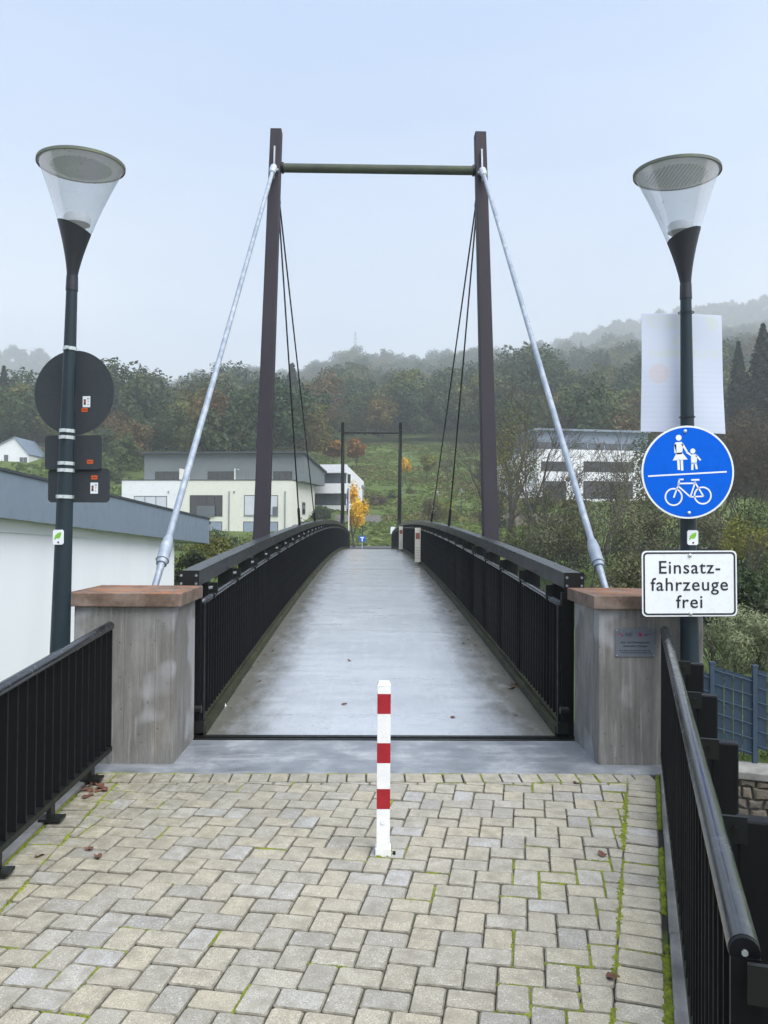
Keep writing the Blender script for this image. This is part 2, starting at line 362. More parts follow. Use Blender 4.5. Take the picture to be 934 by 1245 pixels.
def joint_mat():
    m = NT('joint_soil'); v = m.coord()
    a = m.noise(v, 2.6, 5, 0.6); b = m.noise(v, 70, 4)
    col = m.mix(m.step(b, 0.35, 0.65), (0.020, 0.018, 0.014, 1), (0.048, 0.044, 0.032, 1))
    col = m.mix(m.step(a, 0.54, 0.64), col, (0.075, 0.12, 0.012, 1))
    return m.bsdf(col, 0.95, 0.0, m.bump(b, 0.8, 0.01))
joint_mat()
def wall_hall():
    m = NT('hall_render'); v = m.coord(); sz = m.n('SeparateXYZ', {0: v})
    n = m.noise(m.coord(scale=(1, 1, 0.15)), 1.4, 4)
    col = m.mix(m.step(n, 0.4, 0.7), (0.86, 0.88, 0.91, 1), (0.82, 0.845, 0.875, 1))
    return m.bsdf(col, 0.8)
wall_hall()
def grass_mat():
    m = NT('grass_ground'); v = m.coord()
    a = m.noise(v, 0.05, 5, 0.6); b = m.noise(v, 0.9, 5, 0.7); c = m.noise(v, 9.0, 4, 0.7)
    col = m.ramp(a, [(0.32, (0.075, 0.125, 0.024, 1)), (0.5, (0.105, 0.160, 0.034, 1)), (0.68, (0.150, 0.160, 0.048, 1))])
    col = m.mix(m.math('MULTIPLY', m.step(b, 0.42, 0.66), 0.55), col, (0.055, 0.080, 0.022, 1))
    col = m.mix(m.math('MULTIPLY', m.step(c, 0.5, 0.7), 0.5), col, (0.15, 0.155, 0.07, 1))
    return m.bsdf(col, 0.9, 0.0, m.bump(m.math('ADD', b, c), 0.8, 0.25), 0.2)
grass_mat()
def leaf_mat(name, cols, trans=0.35, jit=1.0):
    m = NT(name); oi = m.n('ObjectInfo'); g = m.n('NewGeometry')
    isl = g.outputs['Random Per Island']
    f = m.math('ADD', m.math('MULTIPLY', isl, 0.45), m.math('MULTIPLY', oi.outputs['Random'], 0.55*jit))
    n = len(cols); col = m.ramp(f, [(i/(n-1), c+(1,)) for i, c in enumerate(cols)])
    val = m.n('MapRange', {0: m.math('FRACT', m.math('MULTIPLY', isl, 13.7)), 1: 0.0, 2: 1.0, 3: 0.65, 4: 1.3}).outputs[0]
    col = m.n('HueSaturation', {'Color': col, 'Value': val}).outputs[0]
    d = m.n('BsdfDiffuse', {0: col}); t = m.n('BsdfTranslucent', {0: col})
    mx = m.n('MixShader', {0: trans, 1: d.outputs[0], 2: t.outputs[0]})
    gl = m.n('BsdfGlossy', {'Roughness': 0.5, 'Color': (0.5, 0.5, 0.5, 1)})
    mx2 = m.n('MixShader', {0: 0.04, 1: mx.outputs[0], 2: gl.outputs[0]})
    m.t.links.new(mx2.outputs[0], m.out.inputs['Surface']); return m.mat
leaf_mat('leaf_forest', [(0.009, 0.032, 0.013), (0.020, 0.054, 0.016), (0.044, 0.080, 0.018), (0.026, 0.046, 0.018), (0.085, 0.090, 0.020)], 0.2)
leaf_mat('leaf_russet', [(0.085, 0.055, 0.020), (0.13, 0.078, 0.022), (0.11, 0.088, 0.022), (0.17, 0.125, 0.025)], 0.2)
leaf_mat('leaf_olive', [(0.055, 0.085, 0.020), (0.085, 0.110, 0.026), (0.130, 0.140, 0.030), (0.18, 0.155, 0.03)], 0.25)
leaf_mat('leaf_conifer', [(0.010, 0.020, 0.015), (0.014, 0.028, 0.019), (0.020, 0.034, 0.022)], 0.15)
leaf_mat('leaf_yellow', [(0.70, 0.40, 0.012), (0.85, 0.56, 0.02), (0.80, 0.58, 0.06)], 0.4, 0.6)
leaf_mat('leaf_orange', [(0.24, 0.12, 0.015), (0.34, 0.165, 0.015), (0.28, 0.18, 0.02)], 0.4, 0.6)
leaf_mat('leaf_green', [(0.045, 0.085, 0.018), (0.065, 0.11, 0.022), (0.09, 0.12, 0.03)])
leaf_mat('leaf_willow', [(0.075, 0.085, 0.040), (0.105, 0.112, 0.052), (0.135, 0.128, 0.058), (0.165, 0.150, 0.08)])
leaf_mat('leaf_reed', [(0.15, 0.19, 0.085), (0.20, 0.24, 0.12), (0.28, 0.31, 0.18), (0.22, 0.19, 0.09)])
leaf_mat('leaf_brown', [(0.075, 0.058, 0.035), (0.105, 0.070, 0.040), (0.12, 0.090, 0.050)])
leaf_mat('leaf_lime', [(0.14, 0.16, 0.02), (0.20, 0.20, 0.025), (0.23, 0.19, 0.02)], 0.4)
leaf_mat('leaf_hedge', [(0.025, 0.045, 0.016), (0.035, 0.06, 0.02), (0.045, 0.07, 0.022)])
def glass_thin(name, tint=(0.95, 0.97, 1.0, 1), refl=0.10):
    m = NT(name); lw = m.n('LayerWeight', {0: 0.25})
    tr = m.n('BsdfTransparent', {0: tint}); gl = m.n('BsdfGlossy', {'Roughness': 0.08, 'Color': (1, 1, 1, 1)})
    v = m.coord(); spots = m.step(m.noise(v, 70, 2), 0.70, 0.73)
    f = m.math('ADD', m.math('MULTIPLY', lw.outputs['Facing'], 0.4), refl)
    mx = m.n('MixShader', {0: f, 1: tr.outputs[0], 2: gl.outputs[0]})
    di = m.n('BsdfDiffuse', {0: m.mix(spots, (0.6, 0.62, 0.64, 1), (0.12, 0.12, 0.12, 1))})
    mx2 = m.n('MixShader', {0: m.math('MAXIMUM', m.math('MULTIPLY', spots, 0.7), 0.22), 1: mx.outputs[0], 2: di.outputs[0]})
    m.t.links.new(mx2.outputs[0], m.out.inputs['Surface']); return m.mat
glass_thin('lamp_glass')
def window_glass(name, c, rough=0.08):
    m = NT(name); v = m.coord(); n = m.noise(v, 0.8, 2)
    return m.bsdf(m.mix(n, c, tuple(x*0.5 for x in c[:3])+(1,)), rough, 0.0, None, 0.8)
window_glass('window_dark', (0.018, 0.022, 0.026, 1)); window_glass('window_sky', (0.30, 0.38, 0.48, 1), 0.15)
window_glass('window_grey', (0.10, 0.125, 0.15, 1), 0.2)
def poster_mat():
    # printed on the far side, the print shows faintly through the sheet
    m = NT('poster_sheet'); v = m.coord(); s3 = m.n('SeparateXYZ', {0: v}); x, z = s3.outputs[0], s3.outputs[2]
    base = m.mix(m.noise(v, 3, 2), (0.78, 0.82, 0.90, 1), (0.74, 0.785, 0.875, 1))
    lines = m.step(m.math('SINE', m.math('MULTIPLY', z, 190.0)), 0.2, 0.6)
    band = m.math('MULTIPLY', lines, m.math('MULTIPLY', m.step(z, 0.05, 0.03), m.step(m.noise(m.coord(scale=(4, 1, 40)), 3, 2), 0.35, 0.5)))
    col = m.mix(m.math('MULTIPLY', band, 0.14), base, (0.55, 0.60, 0.72, 1))
    d = m.n('VectorMath', {0: v, 1: (-0.16, 0.0, -0.005)}, operation='DISTANCE').outputs['Value']
    col = m.mix(m.math('MULTIPLY', m.step(d, 0.068, 0.062), 0.55), col, (0.78, 0.70, 0.70, 1))
    def rect(cx, cz, w, h, ns):
        a = m.step(m.math('ABSOLUTE', m.math('SUBTRACT', x, cx)), w+0.004, w); b = m.step(m.math('ABSOLUTE', m.math('SUBTRACT', z, cz)), h+0.004, h)
        q = m.math('MULTIPLY', a, b)
        return m.math('MULTIPLY', q, m.step(m.noise(m.coord(scale=(ns, 1, ns*0.3)), 1.0, 1), 0.45, 0.55)) if ns else q
    for (cx, cz, w, h, ns) in [(0.0, 0.128, 0.235, 0.022, 60), (-0.19, 0.335, 0.045, 0.04, 34), (0.19, 0.325, 0.04, 0.045, 34), (-0.06, 0.335, 0.06, 0.045, 80), (0.0, 0.225, 0.07, 0.035, 40)]:
        col = m.mix(m.math('MULTIPLY', rect(cx, cz, w, h, ns), 0.6), col, (0.76, 0.80, 0.70, 1))
    d1 = m.n('BsdfDiffuse', {0: col}); t1 = m.n('BsdfTranslucent', {0: col})
    mx = m.n('MixShader', {0: 0.45, 1: d1.outputs[0], 2: t1.outputs[0]})
    m.t.links.new(mx.outputs[0], m.out.inputs['Surface']); return m.mat
poster_mat()
def water_mat():
    m = NT('river_water'); v = m.coord()
    return m.bsdf((0.03, 0.04, 0.035, 1), 0.06, 0.0, m.bump(m.noise(v, 1.5, 3), 0.2, 0.05), 0.5)
water_mat()
M = MATS

# ------------------------------------------------------------------ terrain
def lerp_table(t, x):
    if x <= t[0][0]: return t[0][1]
    for (a, va), (b, vb) in zip(t, t[1:]):
        if x <= b:
            k = (x-a)/(b-a); k = k*k*(3-2*k); return va+(vb-va)*k
    return t[-1][1]
def sst(a, b, x):
    k = min(1, max(0, (x-a)/(b-a))); return k*k*(3-2*k)
RIDGE1 = [(-400, 478), (0, 490), (100, 490), (150, 486), (200, 476), (240, 468), (290, 455), (335, 462), (385, 452), (430, 436), (480, 440), (530, 440), (570, 434), (620, 432), (680, 428), (760, 416), (860, 402), (934, 392), (1300, 384)]
RIDGE2 = [(-400, 425), (0, 432), (45, 434), (90, 455), (140, 464), (190, 466), (260, 470), (330, 480), (400, 480), (560, 455), (640, 432), (700, 406), (760, 388), (880, 362), (934, 358), (1300, 350)]
def H(x, y):
    y = (y-CAM.y)/KY
    u = (x - CAM.x)/max(y, 20.0); px = 449+935*u
    if y < 85:
        z = -2.2
        z += -1.9*sst(29, 33, y)
        z += 3.5*sst(39.5, 45, y)
        z += 0.15*sst(46, 80, y)
        if y > 50: z += 0.05*noise.noise((x*0.1, y*0.1, 0))
        return z
    y1, y2 = lerp_table(RIDGE1, px), lerp_table(RIDGE2, px)
    h0 = max(22.0, 1.54+(640-(y1+74))/935*330)
    h1 = 1.54+(640-(y1+17))/935*850
    h2 = 1.54+(640-(y2+12))/935*1200
    if y < 175: z = -0.45+19.7*((y-85)/90)
    elif y < 330: z = 19.25+(h0-19.25)*((y-175)/155)
    elif y < 850: z = h0+(h1-h0)*((y-330)/520)
    elif y < 930: z = h1-14*sst(850, 930, y)
    elif y < 1200: z = (h1-14)+(max(h2, h1-40)-(h1-14))*((y-930)/270)
    else: z = max(h2, h1-40)-0.1*(y-1200)
    k = sst(90, 200, y)
    z += k*(5.0*noise.noise((x*0.012, y*0.012, 1.7))+1.5*noise.noise((x*0.04, y*0.04, 5.1)))+0.25*noise.noise((x*0.12, y*0.12, 9))*sst(85, 100, y)
    return z
ys = [-14, -8, -3, 2, 6, 10, 14, 18, 22, 26, 29] + [29+0.8*i for i in range(1, 22)] + [50, 55, 60, 65, 70, 75, 80] + [85+4*i for i in range(24)] + [182+12*i for i in range(60)] + [900+25*i for i in range(22)]
NC = 110
tm = MB()
for y in ys:
    half = 32+0.85*max(y, 0)
    for c in range(NC+1):
        x = half*(2*c/NC-1); tm.v.append(Vector((x, wy(y), H(x, wy(y)))))
for r in range(len(ys)-1):
    for c in range(NC):
        a = r*(NC+1)+c; tm.f.append([a, a+1, a+NC+2, a+NC+1]); tm.m.append(0)
terrain = tm.build('terrain', M['grass_ground'], smooth=True); tag(terrain, kind='structure')
wm = MB().add([(-60, 32.2, -3.3), (60, 32.2, -3.3), (60, 47.3, -3.3), (-60, 47.3, -3.3)], [(0, 1, 2, 3)])
tag(wm.build('river', M['river_water']), kind='structure')

# ------------------------------------------------------------------ approach: ramp, slab, kerbs, paving
SL = 0.025
def zg(y): return -SL*(4.8-y) if y < 4.8 else 0.0
KX0, KY0, KS = 1.732, 4.80, 0.324          # right edge of the paving
def kerb_x(y): return KX0-KS*(KY0-y)
LEFT_X = -1.775
ramp = MB()
yb, yf = -3.5, 4.8
bot = [(-2.25, yb, -3.0), (kerb_x(yb)+3.4, yb, -3.0), (kerb_x(yf)+0.35, yf, -3.0), (-2.25, yf, -3.0)]
top = [(-2.25, yb, zg(yb)-0.06), (kerb_x(yb)+0.30, yb, zg(yb)-0.06), (kerb_x(yf)+0.30, yf, -0.06), (-2.25, yf, -0.06)]
bot[1] = (kerb_x(yb)+0.35, yb, -3.0)
ramp.hexa(bot, top)
tag(ramp.build('approach_ramp', M['kerb_concrete']), kind='structure')

pave = MB()
pave.add([(LEFT_X-0.02, yb, zg(yb)-0.012), (kerb_x(yb), yb, zg(yb)-0.012), (kerb_x(4.8), 4.8, -0.012), (LEFT_X-0.02, 4.8, -0.012)], [(0, 1, 2, 3)])
pavement = pave.build('pavement', M['joint_soil']); tag(pavement, kind='structure')

random.seed(11)
def clip(poly, a, b, c):          # keep a*x+b*y<=c
    out = []
    for i in range(len(poly)):
        p, q = poly[i], poly[(i+1) % len(poly)]
        dp, dq = a*p[0]+b*p[1]-c, a*q[0]+b*q[1]-c
        if dp <= 0: out.append(p)
        if dp*dq < 0:
            t = dp/(dp-dq); out.append((p[0]+t*(q[0]-p[0]), p[1]+t*(q[1]-p[1])))
    return out
def area(p): return 0.5*sum(p[i][0]*p[(i+1) % len(p)][1]-p[(i+1) % len(p)][0]*p[i][1] for i in range(len(p)))
def inset(poly, d):
    p = list(poly); n = len(p); out = p
    for i in range(n):
        (x0, y0), (x1, y1) = p[i], p[(i+1) % n]; L = math.hypot(x1-x0, y1-y0)
        if L < 1e-6: continue
        nx, ny = (y1-y0)/L, -(x1-x0)/L
        out = clip(out, nx, ny, nx*x0+ny*y0-d)
        if len(out) < 3: return []
    return out
def chamfer(poly, d):
    out = []; n = len(poly)
    for i in range(n):
        p0, p, p1 = poly[i-1], poly[i], poly[(i+1) % n]
        for q in (p0, p1):
            L = math.hypot(q[0]-p[0], q[1]-p[1]); k = min(d/L, 0.4) if L > 1e-6 else 0
            k *= random.uniform(0.7, 1.3); out.append((p[0]+(q[0]-p[0])*k, p[1]+(q[1]-p[1])*k))
    return out
def paver_geo(mb, poly, Mx=None):
    """worn block: straight sides, rounded arris, slightly domed top"""
    P = chamfer(poly, 0.008); n = len(P)
    cx = sum(p[0] for p in P)/n; cy = sum(p[1] for p in P)/n
    def ins(p, d):
        L = math.hypot(p[0]-cx, p[1]-cy); k = max(0, 1-d*1.25/max(L, 1e-4)); return (cx+(p[0]-cx)*k, cy+(p[1]-cy)*k)
    r2 = [ins(p, 0.0045*random.uniform(0.6, 1.6)) for p in P]
    vs = [(x, y, -0.05) for x, y in P]+[(x, y, -0.0045) for x, y in P]+[(x, y, 0.0+random.uniform(-0.0006, 0.0006)) for x, y in r2]+[(cx, cy, 0.0008)]
    fs, fe_ = [], []
    for i in range(n):
        j = (i+1) % n
        fe_ += [(i, j, n+j, n+i), (n+i, n+j, 2*n+j, 2*n+i)]; fs += [(2*n+i, 2*n+j, 3*n)]
    o = len(mb.v); mb.add(vs, fs, Mx); mb.cur = 1
    for f in fe_: mb.f.append([q+o for q in f]); mb.m.append(1)
    mb.cur = 0
PL, PWD, GAP = 0.168, 0.1155, 0.0019
def slope_matrix(x, y, rz, jit=True):
    j = random.uniform
    t = Matrix.Translation((x, y, zg(y)+(j(-0.0035, 0.0035) if jit else 0)))
    return t @ Matrix.Rotation(math.atan(SL)+j(-.014, .014), 4, 'X') @ Matrix.Rotation(j(-.014, .014), 4, 'Y') @ Matrix.Rotation(rz+j(-.011, .011), 4, 'Z')
variants = []
for i in range(6):
    mb = MB(); hx, hy = PL/2-GAP, PWD/2-GAP
    paver_geo(mb, [(-hx, -hy), (hx, -hy), (hx, hy), (-hx, hy)])
    variants.append(mb.mesh('paver', [M['paver_stone'], M['paver_edge']]))
pavers = []      # (y, kind, data)
TH = radians(-10.5)                     # the field bond runs askew to the bridge
ca, sa = cos(TH), sin(TH)
def field_ok(poly):
    a = 1/sqrt(1+KS*KS)
    p = clip(poly, a, -KS*a, a*KX0-KS*a*KY0-0.188)
    if p: p = clip(p, -1, 0, -(LEFT_X+0.178))
    if p: p = clip(p, 0, 1, 4.625)
    if p: p = clip(p, 0, -1, -1.75)
    return p
for i in range(-40, 41):
    for j in range(-25, 26):
        ox = -PWD*i+PL*j; oy = PWD*i+PL*j
        for (bx0, by0, w, h) in ((0, 0, PL, PWD), (PL, 0, PWD, PL)):
            loc = [(ox+bx0, oy+by0), (ox+bx0+w, oy+by0), (ox+bx0+w, oy+by0+h), (ox+bx0, oy+by0+h)]
            wp = [(ca*x-sa*y, 3.4+sa*x+ca*y) for x, y in loc]
            cx = sum(p[0] for p in wp)/4; cy = sum(p[1] for p in wp)/4
            if not (1.5 < cy < 4.9 and -2.2 < cx < 2.2): continue
            cp = field_ok(wp)
            if len(cp) < 3 or abs(area(cp)) < 0.0018: continue
            if area(cp) < 0: cp = cp[::-1]
            if abs(area(cp)-PL*PWD) < 1e-5: pavers.append((cy, 'full', (cx, cy, TH+(0 if w > h else pi/2))))
            else: pavers.append((cy, 'cut', cp))
# soldier course along the concrete slab
x = LEFT_X+0.01
while x < kerb_x(4.7)-0.12:
    pavers.append((4.71, 'full', (x+PWD/2, 4.713, pi/2+random.uniform(-.012, .012)))); x += PWD+0.003
# edge courses along both kerbs
y = 4.62-PWD/2
while y > 1.75:
    pavers.append((y, 'full', (LEFT_X+0.090, y, random.uniform(-.02, .02)))); y -= PWD+0.002
ka = math.atan(KS); d = 0.20
while d < 3.2:
    bx, by = KX0-sin(ka)*d-0.104*cos(ka), KY0-cos(ka)*d+0.104*sin(ka)
    pavers.append((by, 'full', (bx, by, -ka+random.uniform(-.02, .02)))); d += PWD+0.003
pavers.sort(key=lambda t: t[0])
vis = [p for p in pavers if p[0] > 2.10]; vis_first = vis[:298]
rest_mb = MB()
for p in pavers:
    mats = None
    if p in vis_first:
        if p[1] == 'full':
            cx, cy, rz = p[2]; inst(random.choice(variants), 'paver', pavement, slope_matrix(cx, cy, rz+random.choice((0, pi))))
        else:
            q = inset(p[2], GAP)
            if len(q) < 3: continue
            cx = sum(a[0] for a in q)/len(q); cy = sum(a[1] for a in q)/len(q)
            mb = MB(); paver_geo(mb, [(a-cx, b-cy) for a, b in q]); o = mb.build('paver', [M['paver_stone'], M['paver_edge']], pavement); o.matrix_local = slope_matrix(cx, cy, 0)
    else:
        if p[1] == 'full':
            cx, cy, rz = p[2]; hx, hy = PL/2-GAP, PWD/2-GAP
            paver_geo(rest_mb, [(-hx, -hy), (hx, -hy), (hx, hy), (-hx, hy)], slope_matrix(cx, cy, rz))
        else:
            q = inset(p[2], GAP)
            if len(q) < 3: continue
            cx = sum(a[0] for a in q)/len(q); cy = sum(a[1] for a in q)/len(q)
            paver_geo(rest_mb, [(a-cx, b-cy) for a, b in q], slope_matrix(cx, cy, 0))
tag(rest_mb.build('paver_rest', [M['paver_stone'], M['paver_edge']], pavement), kind='stuff')

# moss in the joints
ms = MB()
def moss_blob(x, y, r, z=0.0):
    n = 6; h = r*random.uniform(0.4, 0.7)+0.005; zz = zg(y)-0.009+z; a0 = random.random()*6
    vs = [(x+r*random.uniform(.7, 1.2)*cos(a0+2*pi*k/n), y+r*random.uniform(.7, 1.2)*sin(a0+2*pi*k/n), zz) for k in range(n)]
    vs += [(x+.55*r*cos(a0+2*pi*k/n), y+.55*r*sin(a0+2*pi*k/n), zz+h*random.uniform(.6, 1)) for k in range(n)]+[(x, y, zz+h*1.15)]
    ms.add(vs, [(k, (k+1) % n, n+(k+1) % n, n+k) for k in range(n)]+[(n+k, n+(k+1) % n, 2*n) for k in range(n)])
def moss_line(p, q, dens, w, rmin=0.006, rmax=0.015, patch=0.45):
    L = math.hypot(q[0]-p[0], q[1]-p[1]); n = int(L*dens); sd = random.random()*50
    for i in range(n):
        t = random.random(); k = noise.noise((t*L*3.1+sd, sd, 0.0))*0.5+0.5
        if k < patch: continue
        r = random.uniform(rmin, rmax)*(0.6+0.9*(k-patch)/(1-patch))
        moss_blob(p[0]+(q[0]-p[0])*t+random.gauss(0, w), p[1]+(q[1]-p[1])*t+random.gauss(0, w*0.4), r)
def kline(off, y0, y1): return (kerb_x(y0)-off/cos(ka), y0), (kerb_x(y1)-off/cos(ka), y1)
moss_line(*kline(0.010, 4.78, 1.9), 420, 0.006, 0.006, 0.017, 0.36)
moss_line(*kline(0.190, 4.75, 1.9), 420, 0.006, 0.006, 0.017, 0.40)
moss_line((LEFT_X-0.005, 4.75), (LEFT_X-0.005, 2.3), 300, 0.008, 0.006, 0.014, 0.40)
moss_line((LEFT_X+0.178, 4.6), (LEFT_X+0.178, 2.3), 280, 0.007, 0.006, 0.013, 0.45)
moss_line((LEFT_X, 4.797), (kerb_x(4.8), 4.797), 260, 0.003, 0.004, 0.009, 0.48)
moss_line((LEFT_X, 4.615), (kerb_x(4.6), 4.615), 90, 0.004, 0.004, 0.009, 0.55)
for p in pavers:                        # random field joints, mossier to the right and round the bollard
    if p[1] == 'cut':
        q = p[2]
    else:
        cx, cy, rz = p[2]; c_, s_ = cos(rz), sin(rz)
        q = [(cx+c_*a*PL/2-s_*b*PWD/2, cy+s_*a*PL/2+c_*b*PWD/2) for a, b in ((-1, -1), (1, -1), (1, 1), (-1, 1))]
    for a in range(len(q)):
        A, B = q[a], q[(a+1) % len(q)]; mx, my = (A[0]+B[0])/2, (A[1]+B[1])/2
        w = 0.03+0.40*exp(-((mx-kerb_x(my)+0.42)/0.26)**2)+0.45*exp(-(((mx-0.10)/0.16)**2+((my-3.25)/0.45)**2))+0.16*exp(-((mx-LEFT_X-0.3)/0.25)**2)+0.10*sst(3.6, 4.6, my)*sst(0, 1, mx)
        if noise.noise((mx*2.6, my*2.6, 4.0))*0.5+0.5 > 0.46 and random.random() < w:
            n = int(math.hypot(B[0]-A[0], B[1]-A[1])*230)
            for _ in range(n):
                t = random.random(); moss_blob(A[0]+(B[0]-A[0])*t+random.gauss(0, .0025), A[1]+(B[1]-A[1])*t+random.gauss(0, .0025), random.uniform(.004, .0095))
for _ in range(26):
    a_ = random.uniform(-2.6, 1.2); moss_blob(-0.022+0.047*cos(a_), 3.575+0.047*sin(a_), random.uniform(.004, .010), 0.006)
tag(ms.build('moss', M['moss'], smooth=True), 'bright green moss growing in the joints of the paving', 'moss', kind='stuff')

# kerbs
kb = MB(); W_ = 0.17
def kstrip(mb, pts_in, pts_out, z0, z1f):
    n = len(pts_in)
    for i in range(n-1):
        a, b, c, d_ = pts_in[i], pts_in[i+1], pts_out[i+1], pts_out[i]
        mb.hexa([(a[0], a[1], zg(a[1])+z0), (b[0], b[1], zg(b[1])+z0), (c[0], c[1], zg(c[1])+z0), (d_[0], d_[1], zg(d_[1])+z0)][::-1],
                [(a[0], a[1], zg(a[1])+z1f), (b[0], b[1], zg(b[1])+z1f), (c[0], c[1], zg(c[1])+z1f), (d_[0], d_[1], zg(d_[1])+z1f)][::-1])
joints = [4.79, 3.80, 2.79, 1.78, 0.77, -0.2]
kr = bpy.data.objects.new('kerb_right', None); COL.objects.link(kr); kr['kind'] = 'structure'
kl = bpy.data.objects.new('kerb_left', None); COL.objects.link(kl); kl['kind'] = 'structure'
for a, b in zip(joints, joints[1:]):
    mb = MB(); kstrip(mb, [(kerb_x(a)+0.004, a-.004), (kerb_x(b)+0.004, b+.004)], [(kerb_x(a)+0.19, a-.004), (kerb_x(b)+0.19, b+.004)], -0.10, 0.012)
    mb.build('kerbstone', M['kerb_concrete'], kr, bevel=0.008)
    mb = MB(); kstrip(mb, [(LEFT_X-0.006, b+.004), (LEFT_X-0.006, a-.004)], [(LEFT_X-0.42, b+.004), (LEFT_X-0.42, a-.004)], -0.10, 0.016)
    mb.build('kerbstone', M['kerb_concrete'], kl, bevel=0.008)

# slab in front of the bridge
sl = MB(); sl.box((-2.2, 4.803, -0.30), (2.03, 5.622, 0.0))
tag(sl.build('concrete_slab', M['slab_concrete'], bevel=0.006), kind='structure')
ab = MB(); ab.box((-2.20, 4.81, -4.5), (2.06, 6.1, -0.305)); ab.box((-1.6, 5.80, -0.36), (1.6, 6.05, -0.29))
tag(ab.build('abutment', M['concrete']), kind='structure')
ab = MB(); ab.box((-2.25, 53.5, -4.5), (2.25, 57, -0.25))
tag(ab.build('abutment', M['concrete']), kind='structure')

# ------------------------------------------------------------------ concrete pillars with caps
def pillar(x0, x1, label, side):
    r = empty('concrete_pillar', ((x0+x1)/2, 5.0, 0.0)); tag(r, label, 'pillar', 'pillars at the head of the bridge')
    w = (x1-x0)/2
    MB().box((-w, 0, -0.05), (w, 0.66, 1.012)).build('shaft', M['concrete'], r, bevel=0.012)
    MB().box((-w-0.045, -0.045, 1.0125), (w+0.045, 0.70, 1.100)).build('cap', M['cap_stone'], r, bevel=0.006)
    return r
pillar(-2.0, -1.352, 'grey concrete pillar with rust brown cap beside the lamp with turned away signs', -1)
pR = pillar(1.402, 2.09, 'grey concrete pillar with rust brown cap that bears the metal plaque', 1)

# ------------------------------------------------------------------ footbridge
YA, YB_, YM, HALF, RISE = 5.76, 53.6, 29.7, 23.95, 0.54
def zd(y): return RISE*(1-((y-YM)/HALF)**2)
bridge = empty('footbridge', (0, YA, 0)); tag(bridge, 'black steel footbridge with arched deck, pylons and stay cables', 'footbridge')
BI = Matrix.Translation((0, -YA, 0))
def bput(o): o.matrix_local = BI; return o
def arc(y0=YA, y1=YB_, step=0.6):
    n = max(2, int(round((y1-y0)/step))); return [y0+(y1-y0)*i/n for i in range(n+1)]
def sweep_rect(mb, x0, x1, za, zb, yl):
    o = len(mb.v)
    for y in yl:
        z = zd(y)
        mb.v += [Vector((x0, y, z+za)), Vector((x1, y, z+za)), Vector((x1, y, z+zb)), Vector((x0, y, z+zb))]
    for i in range(len(yl)-1):
        for k in range(4):
            k2 = (k+1) % 4; mb.f.append([o+i*4+k, o+i*4+k2, o+i*4+4+k2, o+i*4+4+k]); mb.m.append(mb.cur)
    e = o+(len(yl)-1)*4
    mb.f += [[o+3, o+2, o+1, o], [e, e+1, e+2, e+3]]; mb.m += [mb.cur]*2
mb = MB(); sweep_rect(mb, -1.38, 1.38, -0.28, 0.0, arc(step=0.9)); bput(mb.build('deck', M['deck_concrete'], bridge, auto=30))
mb = MB(); mb.box((-1.36, 5.624, -0.3), (1.40, 5.66, 0.004)); mb.box((-1.36, 5.70, -0.3), (1.40, 5.756, 0.005)); mb.box((-1.36, 5.661, -0.3), (1.40, 5.699, -0.012))
bput(mb.build('expansion_joint', M['dark_steel'], bridge))
